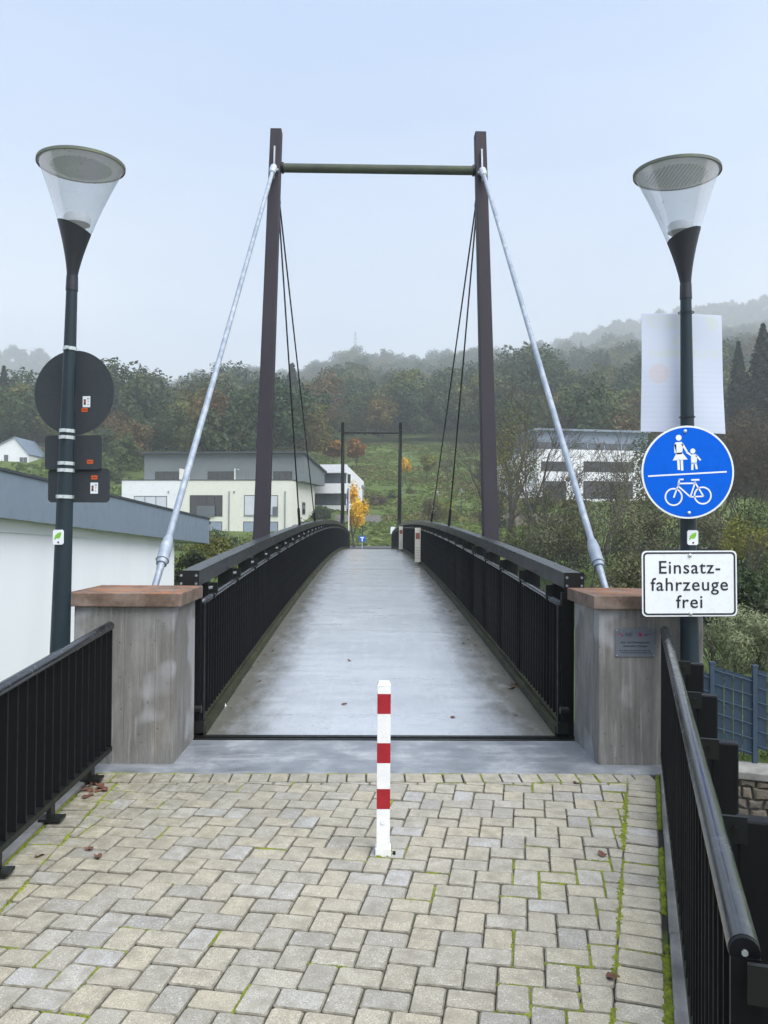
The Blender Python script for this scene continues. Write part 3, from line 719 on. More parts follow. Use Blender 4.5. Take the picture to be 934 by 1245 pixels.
for s in (-1, 1):
    xs = sorted((s*1.355, s*1.485)); sx = s
    mb = MB(); sweep_rect(mb, *xs, 1.085, 1.20, arc(step=0.6)); ch = bput(mb.build('top_chord', M['chord_paint'], bridge, auto=30))
    mb = MB()
    for yy in (YA-0.006,):
        mb.box((min(s*1.345, s*1.495), yy-0.006, 1.075), (max(s*1.345, s*1.495), yy, 1.206), Matrix.Translation((0, 0, zd(YA))))
    ep = bput(mb.build('end_plate', M['dark_steel'], bridge))
    mb = MB()
    for bx in (1.365, 1.475):
        for bz in (1.110, 1.170): mb.tube([(s*bx, YA-0.022, bz), (s*bx, YA-0.010, bz)], 0.010, 6)
    o = mb.build('bolt', M['galv_dark'], bridge); bput(o); o['kind'] = 'stuff'
    mb = MB(); sweep_rect(mb, *sorted((s*1.382, s*1.52)), -0.30, 0.0, arc(step=0.9)); bput(mb.build('edge_beam', M['dark_steel'], bridge))
    mb = MB(); sweep_rect(mb, *sorted((s*1.285, s*1.352)), 0.002, 0.075, arc(step=0.9)); kbp = mb.build('side_kerb', M['algae_steel'], bridge); bput(kbp)
    # handrail pipe and lower rail
    hl = arc(YA+0.02, YB_-0.1, 0.6)
    hr = bput(MB().tube([(s*1.335, y, zd(y)+0.965) for y in hl], 0.024, 10).build('handrail', M['rail_top'], bridge, smooth=True))
    mb = MB(); sweep_rect(mb, *sorted((s*1.313, s*1.357)), 0.095, 0.12, arc(YA+0.02, YB_-0.1, 0.9)); lr = bput(mb.build('lower_rail', M['algae_steel'], bridge))
    # posts under the chord, with the bolted handrail brackets
    pm = MB(); pm.box((-0.065, -0.05, -0.3), (0.065, -0.035, 1.075)); pm.box((-0.065, 0.035, -0.3), (0.065, 0.05, 1.075)); pm.box((-0.01, -0.035, -0.3), (0.01, 0.035, 1.075))
    pme = pm.mesh('post', M['dark_steel'])
    bm_ = MB(); bm_.box((-0.13, -0.045, 0.985), (-0.066, -0.033, 1.07)); bm_.box((-0.072, -0.055, 0.90), (-0.0655, 0.055, 1.07)); bm_.box((-0.12, -0.012, 0.95), (-0.072, 0.012, 0.98))
    bme = bm_.mesh('bracket', M['dark_steel'])
    tm_ = MB()
    for (a, b) in ((-.032, .93), (.032, .93), (-.032, 1.03), (.032, 1.03)):
        tm_.tube([(-0.072, a, b), (-0.092, a, b)], 0.012, 6)
    tme = tm_.mesh('bolt_head', M['galv_dark'])
    y = YA+0.42
    while y < YB_-0.3:
        Mx = BI @ Matrix.Translation((s*1.42, y, zd(y))) @ (Matrix.Identity(4) if s > 0 else Matrix.Rotation(pi, 4, 'Z'))
        p_ = inst(pme, 'post', bridge, Mx); b_ = inst(bme, 'bracket', p_)
        if y < 22: inst(tme, 'bolt_head', p_)['kind'] = 'stuff'
        y += 1.2
    # balusters
    bl = MB(); bl.box((-0.022, -0.005, 0.12), (0.022, 0.005, 0.945)); ble = bl.mesh('baluster', M['black_paint'])
    rest = MB(); y = YA+0.10; k = 0
    while y < YB_-0.15:
        if k < 150: inst(ble, 'baluster', lr, Matrix.Translation((s*1.335, y, zd(y))))
        else: rest.box((-0.022, -0.005, 0.12), (0.022, 0.005, 0.945), Matrix.Translation((s*1.335, y, zd(y))))
        y += 0.115; k += 1
    o = rest.build('baluster_rest', M['black_paint'], lr); tag(o, kind='stuff')
    # end post of the balustrade with its shoe
    mb = MB(); mb.box((s*1.335-0.03, YA+0.0, 0.0), (s*1.335+0.03, YA+0.035, 0.955)); mb.box((s*1.37-0.045, YA-0.035, -0.02), (s*1.37+0.045, YA+0.02, 1.06))
    bput(mb.build('end_post', M['black_paint'], bridge))
    mb = MB(); mb.box((s*1.33-0.04, YA-0.06, 0.03), (s*1.33+0.04, YA+0.0, 0.11)); mb.tube([(s*1.31, YA-0.05, 0.20), (s*1.37, YA-0.05, 0.20)], 0.03, 8)
    bput(mb.build('bearing_shoe', M['dark_steel'], bridge))
    for zz in (0.9, 0.05):
        pass
    # pylons, near and far
    for near in (1, 0):
        if near: b0 = Vector((s*1.58, 11.2, zd(11.2)+1.0)); t0 = Vector((s*1.565, 12.5, 7.60)); mat_ = M['pylon_paint']
        else: b0 = Vector((s*1.60, 48.0, zd(48.0)+1.0)); t0 = Vector((s*1.60, 46.7, 7.27)); mat_ = M['dark_steel']
        dv = (t0-b0); b1 = b0-dv*0.85
        def quad(c, w, dpt): return [(c.x-w, c.y-dpt, c.z), (c.x+w, c.y-dpt, c.z), (c.x+w, c.y+dpt, c.z), (c.x-w, c.y+dpt, c.z)]
        mb = MB(); mb.hexa(quad(b1, 0.124, 0.11), quad(t0, 0.084, 0.10))
        py = bput(mb.build('pylon', mat_, bridge, bevel=0.008))
        if s < 0 and near: beamL = py
        # stay rod to the bank
        tt = b0.lerp(t0, 0.895); sgn = -1 if near else 1
        anc = Vector((s*1.80, 5.40, 0.30)) if near else Vector((s*1.80, 53.9, 0.30))
        top_p = Vector((tt.x+s*0.0, tt.y+sgn*0.15, tt.z))
        dv2 = (anc-top_p); L = dv2.length; dn = dv2.normalized()
        k0 = 0.80
        mb = MB(); mb.tube([top_p+dn*0.22, top_p+dn*(L*0.828)], 0.029, 12); st = bput(mb.build('stay_rod', M['stay_galvanised'], bridge, auto=40))
        q = top_p+dn*(L*0.828)
        bput_child = lambda o: o
        MB().tube([q, q+dn*0.03, q+dn*0.10, q+dn*0.24, q+dn*0.27, q+dn*0.275, q+dn*0.31], [0.031, 0.040, 0.050, 0.050, 0.055, 0.045, 0.043], 14).build('stay_sleeve', M['stay_galvanised'], st, auto=40)
        MB().tube([q+dn*0.30, q+dn*0.36, q+dn*0.37, top_p+dn*L], [0.030, 0.030, 0.027, 0.027], 12).build('stay_tail', M['stay_galvanised'], st, auto=40)
        # clevis fork and lug at the pylon head
        mb = MB(); mb.tube([top_p+dn*0.02, top_p+dn*0.08, top_p+dn*0.24], [0.052, 0.056, 0.042], 10)
        mb.tube([(top_p.x-0.065, top_p.y, top_p.z-0.05), (top_p.x+0.065, top_p.y, top_p.z-0.05)], 0.022, 8)
        mb.build('clevis', M['galvanised'], st, auto=40)
        mb = MB(); p1 = top_p-dn*0.14
        mb.prism([(0.12*sgn*-1, -0.34), (0.0, -0.16), (0.0, 0.02), (-sgn*0.02, 0.16), (-sgn*0.06, 0.34), (-sgn*0.12, 0.34)], -0.012, 0.012,
                 Matrix.Translation((top_p.x, top_p.y, top_p.z)) @ Matrix(((0, 0, 1, 0), (1, 0, 0, 0), (0, 1, 0, 0), (0, 0, 0, 1))))
        mb.build('lug_plate', M['galv_dark'], st)
        # hanger cables to the top chord
        for hy in ((15.7, 20.3) if near else (43.4, 38.8)):
            a = Vector((s*(1.55), tt.y-sgn*0.12, tt.z-0.1)); e = Vector((s*1.42, hy, zd(hy)+1.2))
            cb = bput(MB().tube([a, e+Vector((0, 0, 0.25))*0, ], 0.014, 6).build('hanger_cable', M['dark_steel'], bridge, smooth=True))
            dd = (a-e).normalized()
            MB().tube([e-dd*0.02, e+dd*0.35, e+dd*0.38], [0.026, 0.026, 0.014], 8).build('cable_socket', M['dark_steel'], cb, auto=40)
            if near: MB().tube([a-dd*0.45, a-dd*0.40, a], [0.014, 0.024, 0.024], 8).build('cable_socket', M['dark_steel'], cb, auto=40)
for near in (1, 0):
    z_, y_ = (6.98, 12.38) if near else (6.74, 46.85)
    w_ = 1.478 if near else 1.50
    mb = MB(); mb.tube([(-w_, y_, z_), (w_, y_, z_)], 0.068 if near else 0.06, 14)
    cb = bput(mb.build('crossbeam', M['beam_paint'] if near else M['dark_steel'], bridge, auto=40))
    for s in (-1, 1):
        MB().tube([(s*(w_-0.04), y_, z_), (s*(w_-0.01), y_, z_)], 0.085, 14).build('flange', M['dark_steel'], cb, auto=40)

# ------------------------------------------------------------------ approach railings
def tube_between(name, pts, r, mat, parent, n=12): return MB().tube(pts, r, n).build(name, mat, parent, auto=50)
lr_ = empty('railing', (-1.76, 4.95, 0)); tag(lr_, 'black bar railing of the path next to the lamp with turned away signs', 'railing')
LI = Matrix.Translation((1.76, -4.95, 0))
def lz(y): return 0.918-0.059*(4.95-y)
def lb(y): return 0.130-0.015*(4.95-y)
def put(o, Mx): o.matrix_local = Mx; return o
RX = -1.755
put(tube_between('handrail', [(RX, 4.955, lz(4.955)-0.028), (RX, 1.2, lz(1.2)-0.028)], 0.030, M['rail_top'], lr_), LI)
mb = MB(); mb.hexa([(RX-.03, 1.2, lb(1.2)-.03), (RX+.03, 1.2, lb(1.2)-.03), (RX+.03, 4.94, lb(4.94)-.03), (RX-.03, 4.94, lb(4.94)-.03)], [(RX-.03, 1.2, lb(1.2)), (RX+.03, 1.2, lb(1.2)), (RX+.03, 4.94, lb(4.94)), (RX-.03, 4.94, lb(4.94))])
lo = put(mb.build('lower_rail', M['dark_steel'], lr_), LI)
y = 4.93; k = 0
while y > 1.25:
    mb = MB(); mb.hexa([(RX-.024, y-.006, lb(y)-.002), (RX+.024, y-.006, lb(y)-.002), (RX+.024, y+.006, lb(y)-.002), (RX-.024, y+.006, lb(y)-.002)],
                       [(RX-.024, y-.006, lz(y)-.05), (RX+.024, y-.006, lz(y)-.05), (RX+.024, y+.006, lz(y)-.05), (RX-.024, y+.006, lz(y)-.05)])
    put(mb.build('baluster', M['black_paint'], lr_), LI); y -= 0.112
for y in (4.62, 3.97, 3.32, 2.6):
    mb = MB(); mb.box((RX-0.05, y-0.045, zg(y)+.016), (RX+0.065, y+0.045, zg(y)+0.030)); mb.box((RX-.012, y-.03, zg(y)+.02), (RX+.012, y+.03, lb(y)-.02))
    put(mb.build('base_plate', M['dark_steel'], lr_), LI)

rr_ = empty('railing', (1.795, 4.9, 0)); tag(rr_, 'black bar railing of the path below the blue round sign', 'railing')
RI = Matrix.Translation((-1.795, -4.9, 0))
def rx(y): return 1.800-0.310*(4.9-y)
def rz_(y): return 0.912-0.030*(4.9-y)
def rb(y): return 0.105-0.027*(4.9-y)
YN = 1.02
nrm = Vector((1, -0.310, 0)).normalized(); alg = Vector((0.310, 1, 0)).normalized()
put(tube_between('handrail', [(rx(4.93), 4.93, rz_(4.93)-.031), (rx(YN), YN, rz_(YN)-.031)], 0.0285, M['rail_top'], rr_, 16), RI)
def obox(mb, c, hw, ht, z0, z1):       # box aligned with the right railing
    c = Vector(c); P = [c-nrm*hw-alg*ht, c+nrm*hw-alg*ht, c+nrm*hw+alg*ht, c-nrm*hw+alg*ht]
    mb.hexa([(p.x, p.y, z0) for p in P], [(p.x, p.y, z1) for p in P])
y = 4.88
while y > YN+0.03:
    mb = MB(); obox(mb, (rx(y), y, 0), 0.024, 0.005, rb(y), rz_(y)-0.05); put(mb.build('baluster', M['black_paint'], rr_), RI); y -= 0.107
mb = MB(); a, b = 4.9, YN
P = [Vector((rx(b), b, 0))-nrm*.026, Vector((rx(b), b, 0))+nrm*.026, Vector((rx(a), a, 0))+nrm*.026, Vector((rx(a), a, 0))-nrm*.026]
zz = [rb(b), rb(b), rb(a), rb(a)]
mb.hexa([(p.x, p.y, z-.03) for p, z in zip(P, zz)], [(p.x, p.y, z) for p, z in zip(P, zz)]); put(mb.build('lower_rail', M['dark_steel'], rr_), RI)
mb = MB(); obox(mb, (rx(YN), YN-0.006, 0), 0.026, 0.012, zg(YN)+.01, rz_(YN)-.04); put(mb.build('end_post', M['black_paint'], rr_), RI)
mb = MB(); c = Vector((rx(YN), YN, rz_(YN)-.031))-alg*0.004; mb.tube([c, c-alg*0.010], [0.0285, 0.027], 16); ec = put(mb.build('end_cap', M['black_paint'], rr_, auto=50), RI)
MB().tube([c-alg*0.009, c-alg*0.014], 0.006, 8).build('screw', M['clamp_metal'], ec)
for yp in (3.92, 3.20, 2.47, 1.74, 1.01):
    mb = MB(); c = Vector((rx(yp), yp, 0))+nrm*0.112; obox(mb, c, 0.044, 0.030, -0.75, rz_(yp)-0.045)
    p_ = put(mb.build('post', M['black_paint'], rr_, bevel=0.006), RI)
    mb = MB(); obox(mb, Vector((rx(yp), yp, 0))+nrm*0.045-alg*.045, 0.045, 0.006, rz_(yp)-0.10, rz_(yp)-0.03); br_ = mb.build('bracket', M['dark_steel'], p_)
    q = Vector((rx(yp), yp, rz_(yp)-.06))+nrm*0.060-alg*.052
    MB().tube([q, q-alg*.006], .007, 6).build('bolt', M['dark_steel'], p_)

# ------------------------------------------------------------------ street lamps
def lamp(base, top, head, label, twist, phone):
    base, top, head = Vector(base), Vector(top), Vector(head)
    r = empty('street_lamp', base); tag(r, label, 'street lamp', 'street lamps flanking the bridge head')
    T = Matrix.Translation(-base)
    def B(mb, nm, m, par=r, **kw):
        o = mb.build(nm, m, par, **kw)
        if par is r: o.matrix_local = T
        return o
    ax = (top-base).normalized(); L = (top-base).length
    pts = [base+ax*L*t for t in (0, 0.27, 0.5, 0.75, 1.0)]
    pole = B(MB().tube(pts, [0.066, 0.062, 0.053, 0.043, 0.034], 20), 'pole', M['pole_paint'], auto=40)
    B(MB().tube([top-ax*0.10, top-ax*0.004], [0.0385, 0.0365], 20), 'collar', M['cone_paint'], auto=40)
    hx = (head-top).normalized(); hh = head.z-top.z
    Q = Matrix.Translation(top) @ Matrix(((1, 0, (head.x-top.x)/hh, 0), (0, 1, 0, 0), (0, 0, 1, 0), (0, 0, 0, 1)))
    def rad(t): # flaring trumpet
        return 0.034+0.05*t+0.181*t**1.5
    t1 = 0.43
    # housing with a slanting upper lip
    n = 36; mb = MB(); rings = 12
    for i in range(rings+1):
        for k in range(n):
            w = 2*pi*k/n; tl = t1+0.055*cos(w-twist); t = tl*i/rings; rr = rad(t)
            mb.v.append(Q @ Vector((rr*cos(w), rr*sin(w), t*hh)))
    for i in range(rings):
        for k in range(n):
            k2 = (k+1) % n; mb.f.append([i*n+k, i*n+k2, (i+1)*n+k2, (i+1)*n+k]); mb.m.append(0)
    mb.f.append([rings*n+k for k in range(n)]); mb.m.append(0)
    hs = B(mb, 'housing', M['cone_paint'], auto=50)
    MB().lathe([(rad(t1)*0.80, (t1+0.03)*hh), (rad(t1)*0.80, (t1+0.085)*hh), (rad(t1)*0.70, (t1+0.11)*hh), (0.001, (t1+0.115)*hh)], 24, Q).build('light_source', M['blind'], hs, auto=40)
    mb = MB(); rings = 10
    for i in range(rings+1):
        for k in range(n):
            w = 2*pi*k/n; tl = t1+0.055*cos(w-twist); t = tl+(0.985-tl)*i/rings; rr = rad(t)
            mb.v.append(Q @ Vector((rr*cos(w), rr*sin(w), t*hh)))
    for i in range(rings):
        for k in range(n):
            k2 = (k+1) % n; mb.f.append([i*n+k, i*n+k2, (i+1)*n+k2, (i+1)*n+k]); mb.m.append(0)
    B(mb, 'glass', M['lamp_glass'], smooth=True)
    R_ = rad(1.0)+0.004
    B(MB().lathe([(0.0, 0.97*hh), (R_*0.74, 0.97*hh), (R_*0.78, 0.985*hh), (R_-0.008, 0.988*hh), (R_, 0.992*hh), (R_, 1.005*hh), (R_*0.8, 1.03*hh), (0.0, 1.045*hh)], 48, Q), 'lid', M['lid_grey'], auto=35)
    ri = MB()
    for k in range(-8, 9):
        c_ = R_*0.70; xx = k*0.024; hw = sqrt(max(0, c_*c_-xx*xx))
        ri.box((xx-0.005, -hw, 0.960*hh), (xx+0.005, hw, 0.9695*hh), Q @ Matrix.Rotation(twist*0.15, 4, 'Z'))
    B(ri, 'reflector_rib', M['lid_rib'])
    B(MB().lathe([(R_-0.002, 0.978*hh), (R_+0.005, 0.980*hh), (R_+0.005, 1.006*hh), (R_-0.002, 1.008*hh)], 48, Q), 'rim', M['rim_green'], auto=40)
    # white number sticker with a leaf on the pole
    return r, ax, T, B
def opal():
    m = NT('lid_grey'); v = m.coord(); col = m.mix(m.noise(v, 5, 4), (0.60, 0.60, 0.61, 1), (0.46, 0.46, 0.47, 1))
    mx = m.n('MixShader', {0: 0.5, 1: m.n('BsdfDiffuse', {0: col}).outputs[0], 2: m.n('BsdfTranslucent', {0: col}).outputs[0]})
    m.t.links.new(mx.outputs[0], m.out.inputs['Surface'])
opal()
plain('lid_rib', (0.40, 0.41, 0.43, 1), 0.5)
plain('rim_green', (0.10, 0.115, 0.10, 1), 0.6, (0.13, 0.15, 0.09, 1), 8)

def sticker(par, T, c, r, yaw=0.0):
    # small white plate with a green leaf, curved round the pole is negligible at this size
    Q = Matrix.Translation(c) @ Matrix.Rotation(yaw, 4, 'Z') @ Matrix.Rotation(pi/2, 4, 'X')
    w, h = 0.036, 0.047; k = 0.009
    pl = [(-w+k, -h), (w-k, -h), (w, -h+k), (w, h-k), (w-k, h), (-w+k, h), (-w, h-k), (-w, -h+k)]
    o = MB().prism(pl, r-0.004, r+0.003, Q).build('number_sticker', M['sign_white'], par); o.matrix_local = T
    lf = [(-0.026, -0.012), (-0.020, 0.010), (-0.004, 0.026), (0.018, 0.032), (0.024, 0.030), (0.020, 0.008), (0.008, -0.008), (-0.012, -0.006), (-0.020, -0.018)]
    MB().prism(lf, r+0.003, r+0.0042, Q).build('leaf_mark', M['leaf_sticker_green'], o)
    MB().lathe([(0.0, 0), (0.0065, 0), (0.0065, 0.0012), (0, 0.0012)], 8, Q @ Matrix.Translation((0.002, -0.033, r+0.003))).build('plug', M['sign_black'], o)
def clamp_ring(par, T, c, ax, r, bolt=1):
    c = Vector(c); Q = Matrix.Translation(c) @ Vector(ax).to_track_quat('Z', 'Y').to_matrix().to_4x4()
    mb = MB(); mb.lathe([(r+0.001, -0.011), (r+0.005, -0.011), (r+0.005, 0.011), (r+0.001, 0.011)], 24, Q)
    mb.box((r-0.004, -0.012, -0.011), (r+0.035, 0.012, 0.011), Q); mb.box((-r-0.022, -0.01, -0.010), (-r+0.004, 0.01, 0.010), Q)
    o = mb.build('clamp', M['clamp_metal'], par, auto=40); o.matrix_local = T
# lamp beside the left pillar
Lb = Vector((-2.085, 4.95, -0.15)); Lt = Vector((-2.021, 4.95, 3.14)); Lh = Vector((-1.972, 4.95, 3.860))
lampL, axL, TL, BL = lamp(Lb, Lt, Lh, 'street lamp with glass funnel head whose pole carries turned away signs', radians(-175), 0)
def on_pole(b, t, z): return b+(t-b)*((z-b.z)/(t.z-b.z))
def pole_r(b, t, z):
    k = (z-b.z)/(t.z-b.z); return lerp_table([(0, .066), (0.27, .062), (.5, .053), (.75, .043), (1, .034)], k)
def row_z(py, y): return at(80, py, y).z
sticker(lampL, TL, on_pole(Lb, Lt, at(75, 653, 4.95).z), 0.062, radians(-12))
# turned-away signs on the left lamp: backs seen, fixed to the far side of the pole
def sign_frame(c, yaw): return Matrix.Translation(c) @ Matrix.Rotation(yaw, 4, 'Z') @ Matrix.Rotation(pi/2, 4, 'X')
def rrect(w, h, k, n=5):
    out = []
    for (cx, cy, a0) in ((w-k, -h+k, -90), (w-k, h-k, 0), (-w+k, h-k, 90), (-w+k, -h+k, 180)):
        for i in range(n+1):
            a = radians(a0+90*i/n); out.append((cx+k*cos(a), cy+k*sin(a)))
    return out
def circle(r, n=48): return [(r*cos(2*pi*i/n), r*sin(2*pi*i/n)) for i in range(n)]
yawL = radians(-9)
def ce_sticker(par, Q, x, y, label_first=True):
    a, b = (0.0, -0.046) if label_first else (-0.072, 0.0)
    MB().box((x-0.026, y-0.036+a*0, 0.0), (x+0.026, y+0.036, 0.0012), Q).build('approval_sticker', M['sign_white'], par)
    MB().box((x-0.018, y-0.02, 0.0012), (x-0.004, y+0.016, 0.0018), Q).build('sticker_mark', M['sign_black'], par)
    MB().box((x-0.016, y-0.006, 0.0018), (x-0.006, y+0.006, 0.0024), Q).build('sticker_mark', M['orange_sticker'], par)
    for dx, dy in ((0.008, 0.02), (0.017, 0.02), (0.012, 0.002), (0.012, -0.018)):
        MB().box((x+dx-0.003, y+dy-0.005, 0.0012), (x+dx+0.003, y+dy+0.005, 0.0018), Q).build('sticker_mark', M['fascia_grey'], par)
def orange(par, Q, x, y):
    MB().box((x-0.021, y-0.013, 0.0), (x+0.021, y+0.013, 0.0012), Q).build('orange_sticker', M['orange_sticker'], par)
    MB().box((x-0.015, y-0.002, 0.0012), (x+0.015, y+0.002, 0.0017), Q).build('sticker_mark', M['sign_black'], par)
def back_sign(name, poly, px, py, label, cat, zshift=0.0):
    c = at(px, py, 5.06)
    r = empty(name, c); tag(r, label, cat, 'turned away signs on the lamp')
    Q = Matrix.Rotation(yawL, 4, 'Z') @ Matrix.Rotation(pi/2, 4, 'X')
    MB().prism(poly, -0.003, 0.0, Q).build('plate', M['sign_back'], r)
    return r, Q
r1, Q1 = back_sign('round_sign', circle(0.278), 90, 477.5, 'grey back of a round traffic sign on the lamp pole', 'sign')
ce_sticker(r1, Q1, 0.088, -0.060); orange(r1, Q1, 0.075, -0.114)
r2, Q2 = back_sign('plate_sign', rrect(0.198, 0.112, 0.025), 89, 550, 'grey back of the upper rectangular plate under the round sign', 'sign')
orange(r2, Q2, 0.118, -0.062)
r3, Q3 = back_sign('plate_sign', rrect(0.215, 0.112, 0.028), 95, 590, 'grey back of the lower rectangular plate on the lamp pole', 'sign')
r3.location.y += 0.012
orange(r3, Q3, 0.108, 0.052); ce_sticker(r3, Q3, 0.108, -0.018)
for py in (424, 524, 532, 563.5, 572, 604):
    z = row_z(py, 4.95); clamp_ring(lampL, TL, on_pole(Lb, Lt, z), axL, pole_r(Lb, Lt, z))

# lamp beside the right pillar
Rb = Vector((1.977, 4.90, -0.6)); Rt = Vector((1.932, 4.90, 3.12)); Rh = Vector((1.873, 4.90, 3.842))
lampR, axR, TR, BR = lamp(Rb, Rt, Rh, 'street lamp with glass funnel head above the blue round sign', radians(-20), 0)
sticker(lampR, TR, on_pole(Rb, Rt, at(838, 653.5, 4.9).z), 0.056, radians(6))

# blue round sign
sc_ = at(836.5, 574, 4.80)
bs = empty('round_sign', sc_); tag(bs, 'blue round sign showing a woman with child above a bicycle', 'sign')
tilt = radians(1.8)
QB = Matrix.Rotation(pi/2, 4, 'X') @ Matrix.Rotation(tilt, 4, 'Z')
RB = 0.293
MB().prism(circle(RB, 64), -0.004, 0.0, QB).build('plate', M['sign_white'], bs)
MB().prism(circle(RB-0.0115, 64), 0.0, 0.0012, QB).build('blue_field', M['sign_blue'], bs)
def u(x, y): return ((x-431)/253*RB, -(y-331)/253*RB)         # sketch units to sign metres
def glyph(polys, name):
    mb = MB()
    for p in polys:
        p = [u(*q) for q in p]
        if area(p) < 0: p = p[::-1]
        mb.prism(p, 0.0012, 0.0022, QB)
    return mb.build(name, M['sign_white'], bs)
def ring(cx, cy, r0, r1, n=28):
    out = []
    for i in range(n):
        a, b = 2*pi*i/n, 2*pi*(i+1)/n
        out.append([(cx+r1*cos(a), cy+r1*sin(a)), (cx+r1*cos(b), cy+r1*sin(b)), (cx+r0*cos(b), cy+r0*sin(b)), (cx+r0*cos(a), cy+r0*sin(a))])
    return out
def disc(cx, cy, r, n=20): return [(cx+r*cos(2*pi*i/n), cy+r*sin(2*pi*i/n)) for i in range(n)]
def bar(x0, y0, x1, y1, w):
    L = math.hypot(x1-x0, y1-y0); nx, ny = -(y1-y0)/L*w/2, (x1-x0)/L*w/2
    return [(x0+nx, y0+ny), (x1+nx, y1+ny), (x1-nx, y1-ny), (x0-nx, y0-ny)]
glyph([disc(386, 143, 16), [(368, 168), (402, 166), (410, 178), (402, 232), (372, 234), (360, 182)], [(372, 225), (402, 223), (432, 262), (350, 266)],
       bar(366, 178, 366, 226, 11), bar(404, 176, 430, 222, 11), bar(380, 262, 382, 318, 13), bar(399, 262, 400, 322, 13)], 'woman_symbol')
glyph([disc(461, 217, 14), [(450, 236), (478, 234), (484, 246), (480, 284), (450, 286)], bar(452, 240, 426, 222, 10), bar(478, 240, 502, 268, 10), bar(457, 280, 455, 320, 12), bar(473, 280, 480, 316, 11)], 'child_symbol')
glyph([bar(213, 348, 643, 334, 8)], 'dividing_line')
bike = ring(349, 464, 41, 49)+ring(508, 460, 41, 49)
for b in ((349, 468, 380, 390, 8), (380, 392, 470, 392, 8), (372, 402, 440, 466, 8), (440, 466, 512, 464, 8), (440, 466, 470, 384, 8), (470, 392, 512, 464, 8), (376, 394, 384, 368, 8), (382, 370, 406, 370, 8), (448, 374, 492, 374, 9)): bike.append(bar(*b))
glyph(bike, 'bicycle_symbol')
def bolt_on(par, Q, x, y, r=0.012, z=0.001):
    MB().lathe([(r, 0), (r, 0.004), (r*0.6, 0.009), (0.0, 0.010)], 14, Q @ Matrix.Translation((x, y, z))).build('bolt', M['clamp_metal'], par, auto=50)
bolt_on(bs, QB, *u(422, 109)); bolt_on(bs, QB, *u(430, 553))
for dz in (0.2, -0.2):
    MB().box((-0.03, 0.004, dz-0.012), (0.03, 0.05, dz+0.012)).build('bracket', M['clamp_metal'], bs)

# text sign
tc_ = at(838.5, 709.5, 4.80)
ts = empty('text_sign', tc_); tag(ts, 'white rectangular sign with black border reading Einsatzfahrzeuge frei', 'sign')
QT = Matrix.Rotation(pi/2, 4, 'X') @ Matrix.Rotation(radians(0.6), 4, 'Z')
MB().prism(rrect(0.300, 0.206, 0.030), -0.004, 0.0, QT).build('plate', M['sign_white'], ts)
mb = MB(); o1, o2 = rrect(0.291, 0.197, 0.026), rrect(0.2805, 0.1865, 0.018); n = len(o1)
mb.add([(x, y, 0.0015) for x, y in o1]+[(x, y, 0.0015) for x, y in o2]+[(x, y, 0.0) for x, y in o1]+[(x, y, 0.0) for x, y in o2],
       [(i, (i+1) % n, n+(i+1) % n, n+i) for i in range(n)]+[(2*n+i, 2*n+(i+1) % n, (i+1) % n, i) for i in range(n)]+[(n+i, n+(i+1) % n, 3*n+(i+1) % n, 3*n+i) for i in range(n)], QT)
mb.build('border', M['sign_black'], ts)
def text(s_, size, name, mat, par, Q, x, y, spacing=1.0, bold=0.0, align='CENTER', sx=1.0, ext=0.0008):
    cu = bpy.data.curves.new(name, 'FONT'); cu.body = s_; cu.size = size; cu.align_x = align; cu.align_y = 'CENTER'
    cu.space_character = spacing; cu.offset = bold; cu.extrude = ext; cu.resolution_u = 4
    tmp = bpy.data.objects.new('tmp_text', cu); COL.objects.link(tmp)
    bpy.context.view_layer.update()
    me = bpy.data.meshes.new_from_object(tmp.evaluated_get(bpy.context.evaluated_depsgraph_get()))
    bpy.data.objects.remove(tmp); bpy.data.curves.remove(cu)
    me.name = name; me.materials.clear(); me.materials.append(mat)
    me.transform(Q @ Matrix.Translation((x, y, 0.0012)) @ Matrix.Diagonal((sx, 1, 1, 1)))
    o = bpy.data.objects.new(name, me); COL.objects.link(o); o.parent = par; return o
for s_, yy in (('Einsatz-', 0.098), ('fahrzeuge', -0.009), ('frei', -0.118)):
    text(s_, 0.115, 'lettering', M['sign_black'], ts, QT, 0.0, yy, 1.10, 0.0006)
bolt_on(ts, QT, 0.004, 0.176, 0.0125); bolt_on(ts, QT, 0.006, -0.188, 0.0125)
for dz in (0.13, -0.13):
    MB().box((-0.03, 0.004, dz-0.012), (0.03, 0.05, dz+0.012)).build('bracket', M['clamp_metal'], ts)

# poster behind the right pole, seen from its blank side
pc = at(831, 453.5, 4.985)
po = MB(); nx_, nz_ = 14, 18; wt, wb, hh_ = 0.262, 0.277, 0.389
for side in (0, 0.004):
    for j in range(nz_+1):
        for i in range(nx_+1):
            fx, fz = 2*i/nx_-1, 2*j/nz_-1; w = wb+(wt-wb)*(fz+1)/2
            po.v.append(Vector((w*fx+0.006*fz*-1, side+0.018*fx*fx+0.006*sin(3*fz+2*fx), hh_*fz-0.006*fx)))
st_ = (nx_+1)*(nz_+1)
for j in range(nz_):
    for i in range(nx_):
        a = j*(nx_+1)+i; po.f.append([a, a+1, a+nx_+2, a+nx_+1]); po.m.append(0); po.f.append([st_+a+nx_+1, st_+a+nx_+2, st_+a+1, st_+a]); po.m.append(0)
pp = po.build('poster', M['poster_sheet'], smooth=True, loc=pc); tag(pp, 'white poster seen from its blank back, tied behind the lamp pole', 'poster')
mb = MB()
for dz in (0.375, -0.30): mb.lathe([(0.047, dz-0.003), (0.050, dz-0.003), (0.050, dz+0.003), (0.047, dz+0.003)], 20, Matrix.Translation(Vector((on_pole(Rb, Rt, pc.z+dz).x-pc.x, 4.90-pc.y, 0.0))))
mb.build('cable_tie', M['sign_black'], pp)

